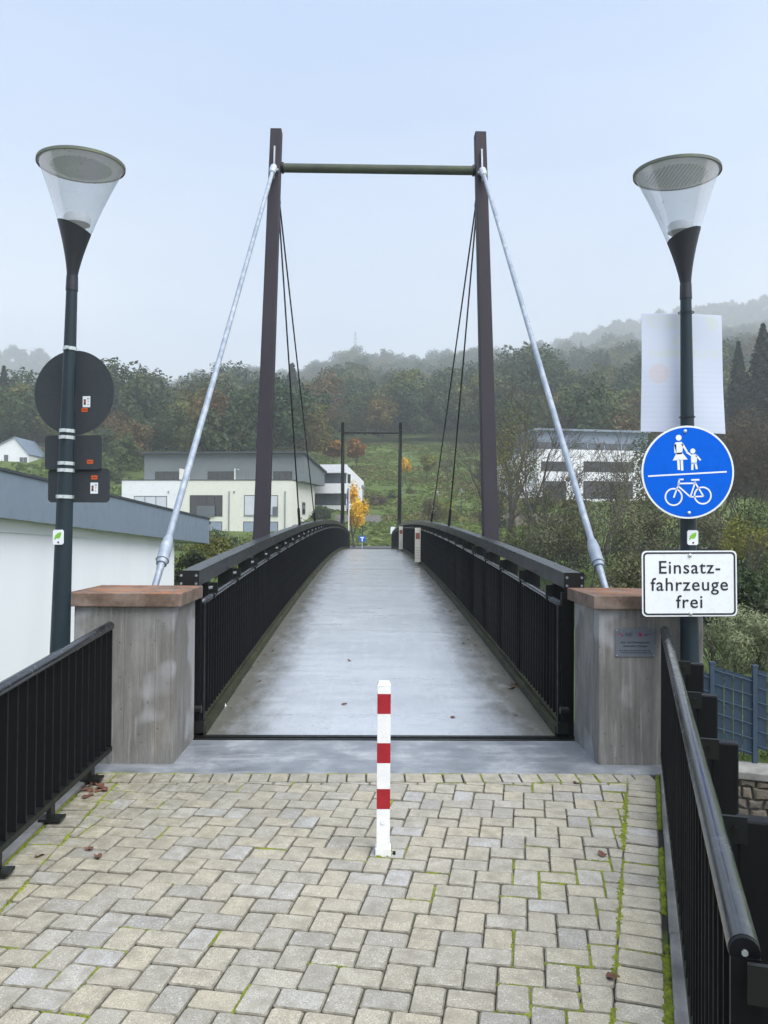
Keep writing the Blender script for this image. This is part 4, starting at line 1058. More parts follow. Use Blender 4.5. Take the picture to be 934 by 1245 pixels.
# plaque on the right pillar
pq = empty('plaque', (1.638, 4.997, 0.792)); tag(pq, 'small grey metal plaque with writing fixed to the concrete pillar', 'plaque')
QP = Matrix.Rotation(pi/2, 4, 'X')
MB().box((-0.13, -0.091, -0.002), (0.13, 0.091, 0.003), QP).build('plate', M['plaque_metal'], pq)
text('Rad- und Gehwegbrücke', 0.0190, 'lettering', M['plaque_ink'], pq, QP @ Matrix.Translation((0, 0, 0.002)), 0.0, 0.004, 1.0, 0.0003)
text('Hauersdorf / Rheinau', 0.0185, 'lettering', M['plaque_ink'], pq, QP @ Matrix.Translation((0, 0, 0.002)), 0.0, -0.020, 1.0, 0.0003)
mb = MB()
for yy in (-0.050, -0.064):
    xx = -0.105+0.008*(yy < -0.06)
    while xx < 0.10:
        w = random.uniform(0.006, 0.02); mb.box((xx, yy-0.0028, 0.003), (min(xx+w, 0.105), yy+0.0028, 0.0035), QP); xx += w+0.004
mb.build('fine_print', M['plaque_ink'], pq)
mb = MB(); mb.box((-0.108, 0.054, 0.003), (-0.098, 0.066, 0.004), QP); mb.box((-0.092, 0.043, 0.003), (-0.080, 0.055, 0.004), QP); mb.build('logo', M['plaque_red'], pq)
mb = MB(); mb.prism([(0.022, 0.066), (0.022, 0.050), (0.034, 0.038), (0.046, 0.050), (0.046, 0.066)], 0.003, 0.004, QP); mb.build('crest', M['plaque_red'], pq)
mb = MB()
for k in range(5): mb.box((-0.066, 0.044+k*0.005, 0.003), (-0.018-0.004*(k % 2), 0.046+k*0.005, 0.0035), QP)
mb.box((0.056, 0.056, 0.003), (0.108, 0.060, 0.0035), QP); mb.box((0.056, 0.046, 0.003), (0.084, 0.050, 0.0035), QP)
mb.build('logo_lines', M['plaque_ink'], pq)
for sx_ in (-0.12, 0.12): bolt_on(pq, QP, sx_, 0.081, 0.004, 0.003); bolt_on(pq, QP, sx_, -0.081, 0.004, 0.003)

# ------------------------------------------------------------------ bollard
by_ = 3.575; bo = empty('bollard', (-0.022, by_, zg(by_))); tag(bo, 'red and white striped square bollard standing in the paving', 'bollard')
bw = 0.0315; bh = 0.862; bot_ = [0.0, 0.235, 0.335, 0.462, 0.562, 0.690, 0.79, 0.862]
BZ = 0.952
for i, (a, b, m_) in enumerate(((0.0, 0.233, 'white_paint'), (0.233, 0.333, 'red_paint'), (0.333, 0.462, 'white_paint'), (0.462, 0.562, 'red_paint'), (0.562, 0.708, 'white_paint'), (0.708, 0.808, 'red_paint'), (0.808, 0.846, 'white_paint'))):
    e = 0.0004 if m_ == 'red_paint' else 0.0
    MB().box((-bw-e, -bw-e, a*BZ), (bw+e, bw+e, b*BZ)).build('stripe', M[m_], bo)
mb = MB(); mb.hexa([(-bw-.001, -bw-.001, 0.8065), (bw+.001, -bw-.001, 0.8065), (bw+.001, bw+.001, 0.8065), (-bw-.001, bw+.001, 0.8065)], [(-bw+.006, -bw+.006, 0.823), (bw-.006, -bw+.006, 0.823), (bw-.006, bw-.006, 0.823), (-bw+.006, bw-.006, 0.823)])
mb.build('cap', M['white_paint'], bo)
MB().box((-bw-.006, -bw-.006, -0.02), (bw+.006, bw+.006, 0.036)).build('foot_sleeve', M['white_paint'], bo, bevel=0.003)
MB().tube([(-0.002, -bw+.001, 0.160), (-0.002, -bw-.004, 0.160)], 0.011, 14).build('lock_plug', M['sign_white'], bo)
MB().tube([(bw+.022, -bw+.01, -0.01), (bw+.022, -bw+.01, 0.018)], 0.007, 8).build('lock_pin', M['dark_steel'], bo)

# ------------------------------------------------------------------ notice boards on the bridge railing
for px, py, yb_, lab in ((508, 659, 20.6, 'nearer narrow cream board fixed to the bridge railing'), (487.5, 653, 31.0, 'farther narrow cream board fixed to the bridge railing')):
    c = at(px, py, yb_); z0 = zd(c.y)
    r = empty('notice_board', (c.x, c.y, z0)); tag(r, lab, 'board', 'boards on the bridge railing')
    w = 0.075
    MB().box((-w, -0.01, 0.10), (w, 0.01, 1.02)).build('board', M['cream_board'] if 'cream_board' in M else plain('cream_board', (0.55, 0.53, 0.45, 1), 0.6), r)
    MB().box((-w+0.02, -0.013, 0.72), (w-0.02, -0.010, 0.88)).build('print_block', M['roof_red'], r)
    for k in range(5): MB().box((-w+0.02, -0.013, 0.2+k*0.07), (w-0.03, -0.010, 0.215+k*0.07)).build('print_line', M['galv_dark'], r)
    MB().box((-0.03, 0.0, 1.02), (0.10, 0.012, 1.06)).build('hook', M['dark_steel'], r); MB().box((0.02, 0.012, 0.05), (0.09, 0.03, 0.12)).build('foot', M['dark_steel'], r)

# ------------------------------------------------------------------ leaves and litter
random.seed(5)
leaf_spots = [(630, 834, 'single dead leaf pair heap at the bridge kerb', 5)]
def leaf_mesh(s):
    mb = MB(); n = 9; out = []
    for i in range(n):
        a = 2*pi*i/n; rr = s*(0.55+0.45*abs(cos(1.5*a)))*random.uniform(.8, 1.15); out.append((rr*cos(a), rr*0.72*sin(a)))
    vs = [(x, y, random.uniform(0.0, 0.35)*s) for x, y in out]+[(0, 0, 0.05*s)]
    mb.add(vs, [(i, (i+1) % n, n) for i in range(n)]); return mb.mesh('fallen_leaf', M['dead_leaf'])
LM = [leaf_mesh(0.036) for _ in range(5)]
def put_leaf(p, label, k=1.0, grp='fallen leaves on deck and paving'):
    o = bpy.data.objects.new('fallen_leaf', random.choice(LM)); COL.objects.link(o)
    o.location = (p.x, p.y, p.z+0.004); o.rotation_euler = (random.uniform(-.3, .3), random.uniform(-.3, .3), random.random()*6); o.scale = (k, k, k)
    tag(o, label, 'leaf', grp); return o
def on_deck(px, py):
    d = ray(px, py); t = 5.0
    for _ in range(2000):
        p = CAM+d*t
        if p.z < (zd(p.y) if p.y > YA else zg(p.y)): return p
        t += 0.02
    return p
def on_pave(px, py):
    d = ray(px, py); t = 2.0
    while t < 7:
        p = CAM+d*t
        if p.z < zg(p.y): return p
        t += 0.005
    return p
for i in range(11):
    p = on_deck(628+random.uniform(-10, 16), 833+random.uniform(-6, 6)); put_leaf(p, 'brown dead leaf in the small heap by the bridge kerb', random.uniform(.8, 1.4), 'leaf heap by the bridge kerb')
for px, py, lab in ((418, 857, 'lone dark leaf on the deck left of the bollard top'), (550, 873, 'lone dark leaf on the deck near the expansion joint'), (578, 785, 'dark leaf on the middle of the bridge deck'), (262, 866, 'reddish leaf at the foot of the bridge railing'), (425, 804, 'small dark leaf far along the bridge deck'), (564, 783, 'tiny curled leaf close to the bridge kerb')):
    put_leaf(on_deck(px, py), lab, 0.9)
for i in range(34):
    yy_ = random.uniform(6.2, 13); sd_ = 1 if i % 3 else -1
    put_leaf(Vector((sd_*random.uniform(1.0, 1.27), yy_, zd(yy_))), 'small brown leaf crumb lying along the bridge kerb', random.uniform(.25, .7), 'leaf crumbs along the bridge kerb')
for i in range(22):
    p = on_pave(106+random.uniform(-12, 22), 958+random.uniform(-15, 14)); p.z += 0.02 if p.x < LEFT_X else 0.0; put_leaf(p, 'brown leaf in the drift at the foot of the concrete pillar', random.uniform(.6, 1.1), 'leaf drift by the pillar')
for px, py, lab in ((47, 1042, 'large brown leaf on the mossy paving by the railing'), (109, 1033, 'reddish leaf lying on the paving left of the bollard'), (119, 1043, 'small red brown leaf beside the reddish leaf'), (701, 953, 'red leaf on the paving before the concrete slab'), (732, 1040, 'dark curled leaf on the paving near the edge course'), (744, 1190, 'dark fleck of leaf on the near edge course')):
    put_leaf(on_pave(px, py), lab, 0.9)
for px, py, lab in ((271, 859, 'white paper scrap lying on the bridge deck'), (290, 827, 'white crumpled tissue against the bridge kerb')):
    p = on_deck(px, py); mb = MB(); n = 8
    mb.add([(0.045*random.uniform(.6, 1.1)*cos(2*pi*i/n), 0.03*random.uniform(.6, 1.1)*sin(2*pi*i/n), 0.004) for i in range(n)]+[(0.02*cos(2*pi*i/n), 0.014*sin(2*pi*i/n), random.uniform(.012, .035)) for i in range(n)]+[(0, 0, .02)],
           [(i, (i+1) % n, n+(i+1) % n, n+i) for i in range(n)]+[(n+i, n+(i+1) % n, 2*n) for i in range(n)])
    tag(mb.build('paper_scrap', M['paper'], loc=p), lab, 'litter')

# ------------------------------------------------------------------ white hall on the near bank
hall = empty('white_hall', (-6.3, 14.0, -2.2)); tag(hall, 'low white hall with broad blue grey fascia beside the bridge', 'building')
HA, HB = Vector((-6.34, 14.0, 0)), Vector((-5.40, 27.9, 0))
hd = (HB-HA).normalized(); hn = Vector((hd.y, -hd.x, 0))       # hn points to the bridge
def hall_pt(t, off, z): p = HA+hd*t+hn*off; return Vector((p.x, p.y, z))
LH = (HB-HA).length; ZT0, ZT1, ZB0, ZB1 = 2.44, 1.73, 1.65, 0.93
TI = Matrix.Translation((6.3, -14.0, 2.2))
def hput(mb, nm, m, **kw):
    o = mb.build(nm, m, hall, **kw); o.matrix_local = TI; return o
def zt(t, a, b): return a+(b-a)*t/LH
t0, t1 = -9.0, LH
def hbox(t0, t1, o0, o1, za0, za1, zb0, zb1):   # za: bottom at t0,t1; zb: top
    mb = MB(); P = [(t0, o0), (t0, o1), (t1, o1), (t1, o0)]
    mb.hexa([hall_pt(t, o, za0 if t == t0 else za1) for t, o in P], [hall_pt(t, o, zb0 if t == t0 else zb1) for t, o in P]); return mb
hput(hbox(t0, t1-2.9, -9.0, -0.30, -3.0, -3.0, zt(t0, ZB0, ZB1)+0.1, zt(t1-2.9, ZB0, ZB1)+0.1), 'wall', M['hall_render'])
hput(hbox(t0, t1-9.4, -0.299, -0.27, zt(t0, ZB0, ZB1)-0.33, zt(t1-9.4, ZB0, ZB1)-0.18, zt(t0, ZB0, ZB1)+0.02, zt(t1-9.4, ZB0, ZB1)+0.02), 'wall_band', M['hall_render'])
hput(hbox(t0, t1, -0.06, 0.0, zt(t0, ZB0, ZB1), ZB1, zt(t0, ZT0, ZT1), ZT1), 'fascia', M['fascia_grey'])
hput(hbox(t1-0.06, t1, -9.3, -0.061, ZB1, ZB1, ZT1, ZT1), 'fascia', M['fascia_grey'])
hput(hbox(t0, t1-0.061, -9.3, -0.061, zt(t0, ZB0, ZB1)+0.02, ZB1+0.02, zt(t0, ZB0, ZB1)+0.05, ZB1+0.05), 'soffit', M['white_render'])
hput(hbox(t0, t1+0.03, -9.3, 0.03, zt(t0, ZT0, ZT1), ZT1, zt(t0, ZT0, ZT1)+0.05, ZT1+0.05), 'roof_edge', M['roof_dark'])
e = hall_pt(t1+0.02, -0.08, ZT1-0.10)
hput(MB().tube([e, e+hd*0.25], 0.07, 10), 'gutter', M['roof_dark'], auto=40)

# ------------------------------------------------------------------ fence on a stone retaining wall
fw = empty('stone_wall', (4.2, 8.6, -2.3)); tag(fw, 'rough stone retaining wall below the blue fence', 'wall')
random.seed(21)
WA, WB = Vector((2.75, 9.5, 0)), Vector((6.6, 7.9, 0)); wd = (WB-WA).normalized(); wn_ = Vector((-wd.y, wd.x, 0)); 
if wn_.y > 0: wn_ = -wn_
WLn = (WB-WA).length; TW = Matrix.Translation((-4.2, -8.6, 2.3))
def wput(mb, nm, m, **kw):
    o = mb.build(nm, m, fw, **kw); o.matrix_local = TW; return o
def wpt(t, off, z): p = WA+wd*t+wn_*off; return (p.x, p.y, z)
mb = MB(); mb.hexa([wpt(0, -.4, -2.4), wpt(0, 0, -2.4), wpt(WLn, 0, -2.4), wpt(WLn, -.4, -2.4)], [wpt(0, -.4, -1.24), wpt(0, 0, -1.24), wpt(WLn, 0, -1.24), wpt(WLn, -.4, -1.24)]); wput(mb, 'core', M['mortar'])
cells = []
z = -2.38; row = 0
while z < -1.30:
    h = random.uniform(0.10, 0.17); h = h if z+h < -1.30 else -1.245-z
    t = -random.uniform(0, .2)
    while t < WLn:
        w = random.uniform(0.10, 0.30); cells.append((t, t+w, z, z+h)); t += w
    z += h; row += 1
def wob(t, z): return t+0.045*noise.noise((t*4.1, z*5.3, 1.0)), z+0.045*noise.noise((t*3.7, z*3.1, 6.0))
for (t0_, t1_, z0_, z1_) in cells:
    parts = [(t0_, t1_, z0_, z1_)]
    if random.random() < .25 and t1_-t0_ > .16: zm = z0_+(z1_-z0_)*random.uniform(.4, .6); parts = [(t0_, t1_, z0_, zm), (t0_, t1_, zm, z1_)]
    for (a, b, c0, c1) in parts:
        if a < 0.02 or b > WLn: continue
        g = 0.008; d_ = random.uniform(0.02, 0.06); mid = ((a+b)/2, (c0+c1)/2)
        ring_ = [(a, c0), ((a+b)/2, c0), (b, c0), (b, c1), ((a+b)/2, c1), (a, c1)]
        out = []
        for (tq, zq) in ring_:
            tq, zq = wob(tq, zq); L_ = math.hypot(mid[0]-tq, mid[1]-zq); k = (g+random.uniform(0, .012))/L_; out.append((tq+(mid[0]-tq)*k, zq+(mid[1]-zq)*k))
        n = len(out); mb = MB()
        R0 = [wpt(tq, -.01, zq) for tq, zq in out]; R1 = [wpt(tq, d_*.5, zq) for tq, zq in out]
        R2 = [wpt(tq+(mid[0]-tq)*.28, d_*random.uniform(.85, 1.1), zq+(mid[1]-zq)*.28) for tq, zq in out]
        mb.add(R0+R1+R2+[wpt(mid[0], d_*1.1, mid[1])], [(i, (i+1) % n, n+(i+1) % n, n+i) for i in range(n)]+[(n+i, n+(i+1) % n, 2*n+(i+1) % n, 2*n+i) for i in range(n)]+[(2*n+i, 2*n+(i+1) % n, 3*n) for i in range(n)])
        wput(mb, 'stone', M['stone_a'])
t = 0
while t < WLn-.1:
    w = random.uniform(.45, .7); mb = MB(); a, b = t+.006, min(t+w, WLn)-.006
    mb.hexa([wpt(a, -.42, -1.235), wpt(a, .07, -1.235), wpt(b, .07, -1.235), wpt(b, -.42, -1.235)], [wpt(a, -.42, -1.15), wpt(a, .065, -1.15), wpt(b, .065, -1.15), wpt(b, -.42, -1.15)]); wput(mb, 'coping', M['kerb_concrete'], bevel=0.012); t += w
mb = MB(); mb.box((3.2, -6, -2.21), (14, 9.2, -2.19)); tag(mb.build('side_road', M['asphalt']), kind='structure')
mb = MB(); nbx, nby = 30, 16
for j in range(nby+1):
    for i in range(nbx+1):
        f = j/nby; p = WA+wd*(-1.2+i/nbx*(WLn+5))-wn_*(0.3+f*9); mb.v.append(Vector((p.x, p.y, -1.16+0.10*noise.noise((p.x*1.3, p.y*1.3, 3))-0.9*sst(0.6, 1, f)+0.05*f)))
for j in range(nby):
    for i in range(nbx):
        a = j*(nbx+1)+i; mb.f.append([a, a+1, a+nbx+2, a+nbx+1]); mb.m.append(0)
tag(mb.build('grass_bank', M['grass_ground'], smooth=True), kind='structure')
fe = empty('fence', (4.0, 8.9, -1.15)); tag(fe, 'blue mesh fence with woven privacy strips on the stone wall', 'fence')
TF = Matrix.Translation((-4.0, -8.9, 1.15))
def fput(mb, nm, m, par=None, **kw):
    o = mb.build(nm, m, par or fe, **kw)
    if par is None: o.matrix_local = TF
    return o
FA = at(866, 860, 8.95); FA.z = 0; fdir = Vector((1, -0.34, 0)).normalized(); PWID = 0.46
for k in range(-1, 5):
    p = FA+fdir*PWID*k; ztop = -0.035-0.012*k; zb_ = -0.98-0.05*max(k, 0)
    fput(MB().box((p.x-.028, p.y-.02, -1.3), (p.x+.028, p.y+.02, ztop+.0)), 'post', M['fence_blue'])
    fput(MB().box((p.x-.034, p.y-.026, ztop), (p.x+.034, p.y+.026, ztop+.02)), 'post_cap', M['fence_blue'])
    q0, q1 = p+fdir*.03, p+fdir*(PWID-.03); z0a, z0b = ztop-0.035, ztop-0.135
    n = 8
    pan = None; mbw = MB()
    for r in range(6):
        za = -0.04-0.165*r
        mbw.tube([(q0.x, q0.y-.018, z0a+za), (q1.x, q1.y-.018, z0b+za)], 0.006, 5); mbw.tube([(q0.x, q0.y+.018, z0a+za), (q1.x, q1.y+.018, z0b+za)], 0.006, 5)
    pan = fput(mbw, 'mesh_panel', M['fence_wire'])
    for i in range(n):
        a, b = q0.lerp(q1, i/n+.006), q0.lerp(q1, (i+1)/n-.006); za, zb2 = z0a+(z0b-z0a)*i/n, z0a+(z0b-z0a)*(i+1)/n; dy = .006*(1 if i % 2 else -1)
        mb = MB(); mb.hexa([(a.x, a.y+dy-.003, za-.90), (b.x, b.y+dy-.003, zb2-.90), (b.x, b.y+dy+.003, zb2-.90), (a.x, a.y+dy+.003, za-.90)], [(a.x, a.y+dy-.003, za), (b.x, b.y+dy-.003, zb2), (b.x, b.y+dy+.003, zb2), (a.x, a.y+dy+.003, za)])
        fput(mb, 'privacy_strip', M['fence_blue'], pan)

# ------------------------------------------------------------------ buildings across the river
def building(name, corner, rz, label):
    r = empty(name, corner, rz); tag(r, label, 'building'); return r
def bx(par, nm, a, b, m, bevel=0): return MB().box(a, b).build(nm, M[m], par, bevel=bevel)
def window(par, x0, x1, z0, z1, y=0.0, glass='window_dark', frame='anthracite', mull=1, depth=0.12, sill=True):
    """opening in a wall facing local -Y: reveal frame, pane set back, mullions, sill"""
    f = MB(); t = 0.07
    f.box((x0, y-0.02, z0), (x0+t, y+depth, z1)); f.box((x1-t, y-0.02, z0), (x1, y+depth, z1)); f.box((x0+t, y-0.02, z0), (x1-t, y+depth, z0+t)); f.box((x0+t, y-0.02, z1-t), (x1-t, y+depth, z1))
    for k in range(1, mull+1):
        xm = x0+(x1-x0)*k/(mull+1); f.box((xm-t/2, y-0.015, z0+t), (xm+t/2, y+depth, z1-t))
    w = f.build('window', M[frame], par)
    xs = [x0+(x1-x0)*k/(mull+1) for k in range(mull+2)]
    for a, b in zip(xs, xs[1:]): MB().box((a+t*.5, y-0.006, z0+t*.9), (b-t*.5, y+depth, z1-t*.9)).build('pane', M[glass], w)
    if sill: MB().box((x0-.05, y-0.09, z0-.06), (x1+.05, y-0.003, z0-.002)).build('sill', M['galvanised'], w)
    return w
# cream apartment block: local origin at its front right corner, x runs to the right, y away
B1 = Vector((-9.15, wy(90), 0)); b1 = building('apartment_block', B1, radians(-8.6), 'cream apartment block with set back grey top storey')
def g1(px, py):      # pixel on the front plane of the block -> local x, z
    d = ray(px, py); nrm_ = Vector((sin(radians(8.6))*1, cos(radians(8.6)), 0)); t = (B1-CAM).dot(nrm_)/d.dot(nrm_); p = CAM+d*t-B1
    return p.x*cos(radians(8.6))-p.y*sin(radians(8.6)), p.z
xl = g1(148, 600)[0]; xm = g1(219, 600)[0]; zt1 = 6.85
bx(b1, 'wall', (xm, 0, -2), (0, 12.5, zt1), 'cream_render'); bx(b1, 'wall', (xl, 0.0, -2), (xm-0.002, 12.5, zt1), 'white_render')
bx(b1, 'parapet', (xl-.04, -.06, zt1), (.06, .35, zt1+.10), 'roof_dark'); bx(b1, 'parapet', (-.30, .351, zt1), (.06, 12.5, zt1+.10), 'roof_dark')
def win1(x0p, x1p, y0p, y1p, **kw):
    a, z1_ = g1(x0p, y0p); b, z0_ = g1(x1p, y1p); return window(b1, a, b, z0_, z1_, -0.012, **kw)
win1(163, 203, 603, 619, glass='blind', mull=2)
lg = win1(231, 270.5, 602, 628, glass='window_dark', mull=3, depth=0.10, sill=False)
a, zz_ = g1(240, 615); b, z2_ = g1(262, 628); MB().box((a, -0.22, z2_), (b, -0.19, zz_)).build('balustrade_pane', M['window_grey'], lg)
win1(297, 338, 602, 627, glass='blind', mull=2); win1(296, 338, 634, 662, glass='window_sky', mull=1); win1(255, 270, 634, 662, glass='window_sky', mull=0)
a, zz_ = g1(332, 616); b, z2_ = g1(338, 627); MB().box((a, -0.18, z2_), (b, -0.15, zz_)).build('balustrade_pane', M['window_grey'], b1)
for px in (279, 347):
    a, zz_ = g1(px, 597); MB().tube([(a, -0.08, -1), (a, -0.08, zz_)], 0.07, 8).build('downpipe', M['galv_dark'], b1, auto=40)
for px in (205, 223, 285): a, zz_ = g1(px, 598); bx(b1, 'wall_lamp', (a-.08, -.12, zz_-.1), (a+.08, -.004, zz_+.1), 'galv_dark')
# window in the flank, facing local +X
f = MB(); f.box((-0.02, 5.2, 2.9), (0.03, 7.0, 4.5)); fwn = f.build('window', M['galv_dark'], b1); MB().box((-0.02, 5.35, 3.05), (0.045, 6.85, 4.35)).build('pane', M['window_dark'], fwn)
# set-back storey with mono-pitch roof
ux0 = g1(168, 570)[0]*1.01; ux1 = 0.9
mb = MB(); mb.hexa([(ux0, 2.2, zt1), (ux1, 2.2, zt1), (ux1, 14.5, zt1), (ux0, 14.5, zt1)], [(ux0, 2.2, 10.15), (ux1, 2.2, 10.15), (ux1, 14.5, 8.7), (ux0, 14.5, 8.7)]); mb.build('top_storey', M['grey_render'], b1)
mb = MB(); mb.hexa([(ux0-.3, 1.6, 10.2), (ux1+.25, 1.6, 10.2), (ux1+.25, 14.9, 8.65), (ux0-.3, 14.9, 8.65)], [(ux0-.3, 1.6, 10.4), (ux1+.25, 1.6, 10.4), (ux1+.25, 14.9, 8.85), (ux0-.3, 14.9, 8.85)]); mb.build('roof', M['roof_dark'], b1)
def up(px): return g1(px, 580)[0]*1.02
for a, b, mu in ((183, 217, 2), (247, 284, 2), (327, 350, 2)): window(b1, up(a), up(b), 7.0, 8.05, 2.19, mull=mu, sill=False)
bx(b1, 'partition', (up(218), 0.7, zt1), (up(218)+.15, 2.18, 8.3), 'cream_render'); bx(b1, 'partition', (up(284), 0.7, zt1), (up(284)+.15, 2.18, 8.3), 'cream_render')
mb = MB(); mb.hexa([(up(218)+.16, .7, zt1+.1), (up(230), .7, zt1+.1), (up(230), .8, zt1+.1), (up(218)+.16, .8, zt1+.1)], [(up(218)+.16, .7, 8.3), (up(230), .7, 7.6), (up(230), .8, 7.6), (up(218)+.16, .8, 8.3)]); mb.build('screen_wall', M['cream_render'], b1)
mb = MB(); mb.hexa([(up(284)+.16, .7, zt1+.1), (up(300), .7, zt1+.1), (up(300), .8, zt1+.1), (up(284)+.16, .8, zt1+.1)], [(up(284)+.16, .7, 8.3), (up(300), .7, 7.6), (up(300), .8, 7.6), (up(284)+.16, .8, 8.3)]); mb.build('screen_wall', M['grey_render'], b1)

# white modern house behind
B2 = at(422, 628, 104); b2 = building('white_house', (B2.x, B2.y, 0), radians(-14), 'white flat fronted house with long dark window bands behind the yellow tree')
h2 = at(422, 566, 104).z; w2 = 6.0
def zz2(py): return at(410, py, 104).z
mb = MB(); mb.hexa([(-w2, 0, 0), (0, 0, 0), (0, 9, 0), (-w2, 9, 0)], [(-w2, 0, zz2(566)), (0, 0, zz2(566)), (0, 9, zz2(566)-1.7), (-w2, 9, zz2(566)-1.7)]); mb.build('wall', M['white_render'], b2)
bx(b2, 'balcony_band', (-w2, -1.0, zz2(600)), (0.0, -0.002, zz2(588)), 'white_render'); bx(b2, 'eaves_band', (-w2, -1.0, zz2(575)), (.05, -0.002, zz2(565)), 'white_render')
window(b2, -w2+.1, -0.15, zz2(587.5), zz2(575.5), -0.02, glass='window_grey', mull=2, sill=False); window(b2, -w2+.1, -0.15, zz2(614), zz2(600.5), -0.02, glass='window_grey', mull=3, sill=False)
bx(b2, 'corner_window', (0.002, 0.1, zz2(587)), (0.03, 1.6, zz2(576)), 'window_dark')
bx(b2, 'canopy', (0.0, 3.0, 1.2), (2.6, 3.8, 1.35), 'roof_dark'); bx(b2, 'garage_wall', (0.05, 3.2, 0), (2.2, 6, 1.2), 'kerb_concrete')

# white apartment house on the right slope
B3 = at(653, 612, 112); b3 = building('apartment_house', (B3.x, B3.y, 0), radians(8), 'white apartment house with blue grey top storey half hidden by bare trees')
def zz3(py): return at(700, py, 112).z
def xx3(px): return (at(px, 580, 112).x-B3.x)
zb3 = zz3(625)
bx(b3, 'wall', (0, 0, zb3), (xx3(800), 12, zz3(546)), 'white_render'); 
mb = MB(); mb.box((0.3, 1.0, zz3(546)), (xx3(800), 12, zz3(523))); mb.build('top_storey', M['slate_blue'], b3)
bx(b3, 'roof', (-0.3, 0.2, zz3(523)), (xx3(802), 12.4, zz3(520.5)), 'fascia_grey')
mb = MB(); mb.hexa([(-2.6, 2, zb3), (-.01, 2, zb3), (-.01, 12, zb3), (-2.6, 12, zb3)], [(-2.6, 2, zz3(557)), (-.01, 2, zz3(550)), (-.01, 12, zz3(552)), (-2.6, 12, zz3(560))]); mb.build('side_wing', M['white_render'], b3)
for k in range(6): window(b3, xx3(656+k*22), xx3(676+k*22), zz3(545), zz3(537), 0.98, glass='window_grey', mull=1, sill=False)
for (a, b, c, d_) in ((658, 692, 561, 573), (712, 778, 560, 573), (660, 690, 585, 611), (712, 776, 584, 606)): window(b3, xx3(a), xx3(b), zz3(d_), zz3(c), -0.012, glass='window_dark', mull=2, sill=False)
for py in (565, 590): window(b3, -2.0, -1.5, zz3(py+9), zz3(py), 1.99, mull=0, sill=False)

# small houses on the left slope
def gable_house(name, px0, px1, pyr, pye, pyb, Y, label, wall, roof, ridge_px=None, wins=()):
    c = at((px0+px1)/2, pyb, Y); r = building(name, (c.x, c.y, c.z-2), 0.0, label)
    x0, x1 = at(px0, pye, Y).x-c.x, at(px1, pye, Y).x-c.x; xr = at(ridge_px or (px0+px1)/2, pyr, Y).x-c.x
    ze, zr = at(px1, pye, Y).z-c.z+2, at(px1, pyr, Y).z-c.z+2
    P = [(x0, 0), (x1, 0), (x1, ze), (xr, zr), (x0, ze)]
    Q = Matrix(((1, 0, 0, 0), (0, 0, 1, 0), (0, 1, 0, 0), (0, 0, 0, 1)))
    MB().add([(x, 0, z) for x, z in P]+[(x, 9, z) for x, z in P], [(0, 1, 2, 3, 4), (9, 8, 7, 6, 5), (1, 6, 7, 2), (0, 4, 9, 5)]).build('wall', M[wall], r)
    for (a, b) in ((x0, ze), (x1, ze)):
        dx = a-xr; k = 1.06
        A, Bq = Vector((xr, -.3, zr+.15)), Vector((xr+dx*k, -.3, zr+(ze-zr)*k+.15)); o_ = Vector((0, 9.6, 0)); up_ = Vector((0, 0, -.14))
        MB().add([A, Bq, Bq+o_, A+o_, A+up_, Bq+up_, Bq+o_+up_, A+o_+up_], [(0, 1, 2, 3), (7, 6, 5, 4), (0, 4, 5, 1), (1, 5, 6, 2), (2, 6, 7, 3), (3, 7, 4, 0)]).build('roof', M[roof], r)
    for (a, b, y0, y1) in wins:
        xa, xb = at(a, y0, Y).x-c.x, at(b, y0, Y).x-c.x; window(r, xa, xb, at(a, y1, Y).z-c.z+2, at(a, y0, Y).z-c.z+2, -0.02, glass='window_grey', mull=0)
    return r
gable_house('gable_house', -22, 35, 532, 552, 580, 140, 'white gabled house with grey roof at the edge of the hillside', 'white_render', 'slate_blue', 18, ((5, 10, 553, 566), (24, 28, 556, 563), (28.5, 33, 556, 563)))
gable_house('gable_house', 24, 56, 538, 544, 572, 165, 'tan house with flat dark roof behind the white gabled house', 'tan_render', 'roof_dark', 40, ((32, 36, 549, 556), (42, 46, 549, 555)))
c = at(45, 577, 148); sh = building('garden_shed', (c.x, c.y, c.z-1.5), 0.0, 'dark low garden building below the tan house')
bx(sh, 'wall', (-1.6, 0, 0), (3, 4, at(45, 557, 148).z-c.z+1.5), 'roof_dark'); bx(sh, 'roof', (-1.8, -.3, at(45, 557, 148).z-c.z+1.5), (3.2, 4.2, at(45, 556, 148).z-c.z+1.5), 'anthracite'); bx(sh, 'pale_hatch', (0.1, -.1, 0.9), (1.4, -.004, 2.0), 'blind')
gable_house('gable_house', 117, 144, 556, 562, 574, 150, 'low house with pale blue roof beside the round green tree', 'grey_render', 'slate_blue', 130, ())
# meadow retaining wall and terrace wall
c = at(465, 602, 118); rw = MB(); rw.box((-3.4, 0, -2.2), (3.4, .5, 0.45)); o = rw.build('retaining_wall', M['slate_blue'], loc=(c.x, c.y, c.z)); tag(o, 'grey retaining wall in the meadow behind the hedges', 'wall')
c = at(415, 636, 84); rw = MB(); rw.box((-.2, 0, -2.5), (5.5, .4, 1.1)); o = rw.build('retaining_wall', M['kerb_concrete'], loc=(c.x-1, wy(96), c.z)); tag(o, 'round ended concrete wall below the white house', 'wall')
c = at(655, 640, 95); rw = MB(); rw.box((-5, 0, -2.5), (4.5, .5, 1.6)); o = rw.build('retaining_wall', M['stone_a'], loc=(c.x, c.y, c.z)); tag(o, 'grey stone wall below the house among bare trees', 'wall')

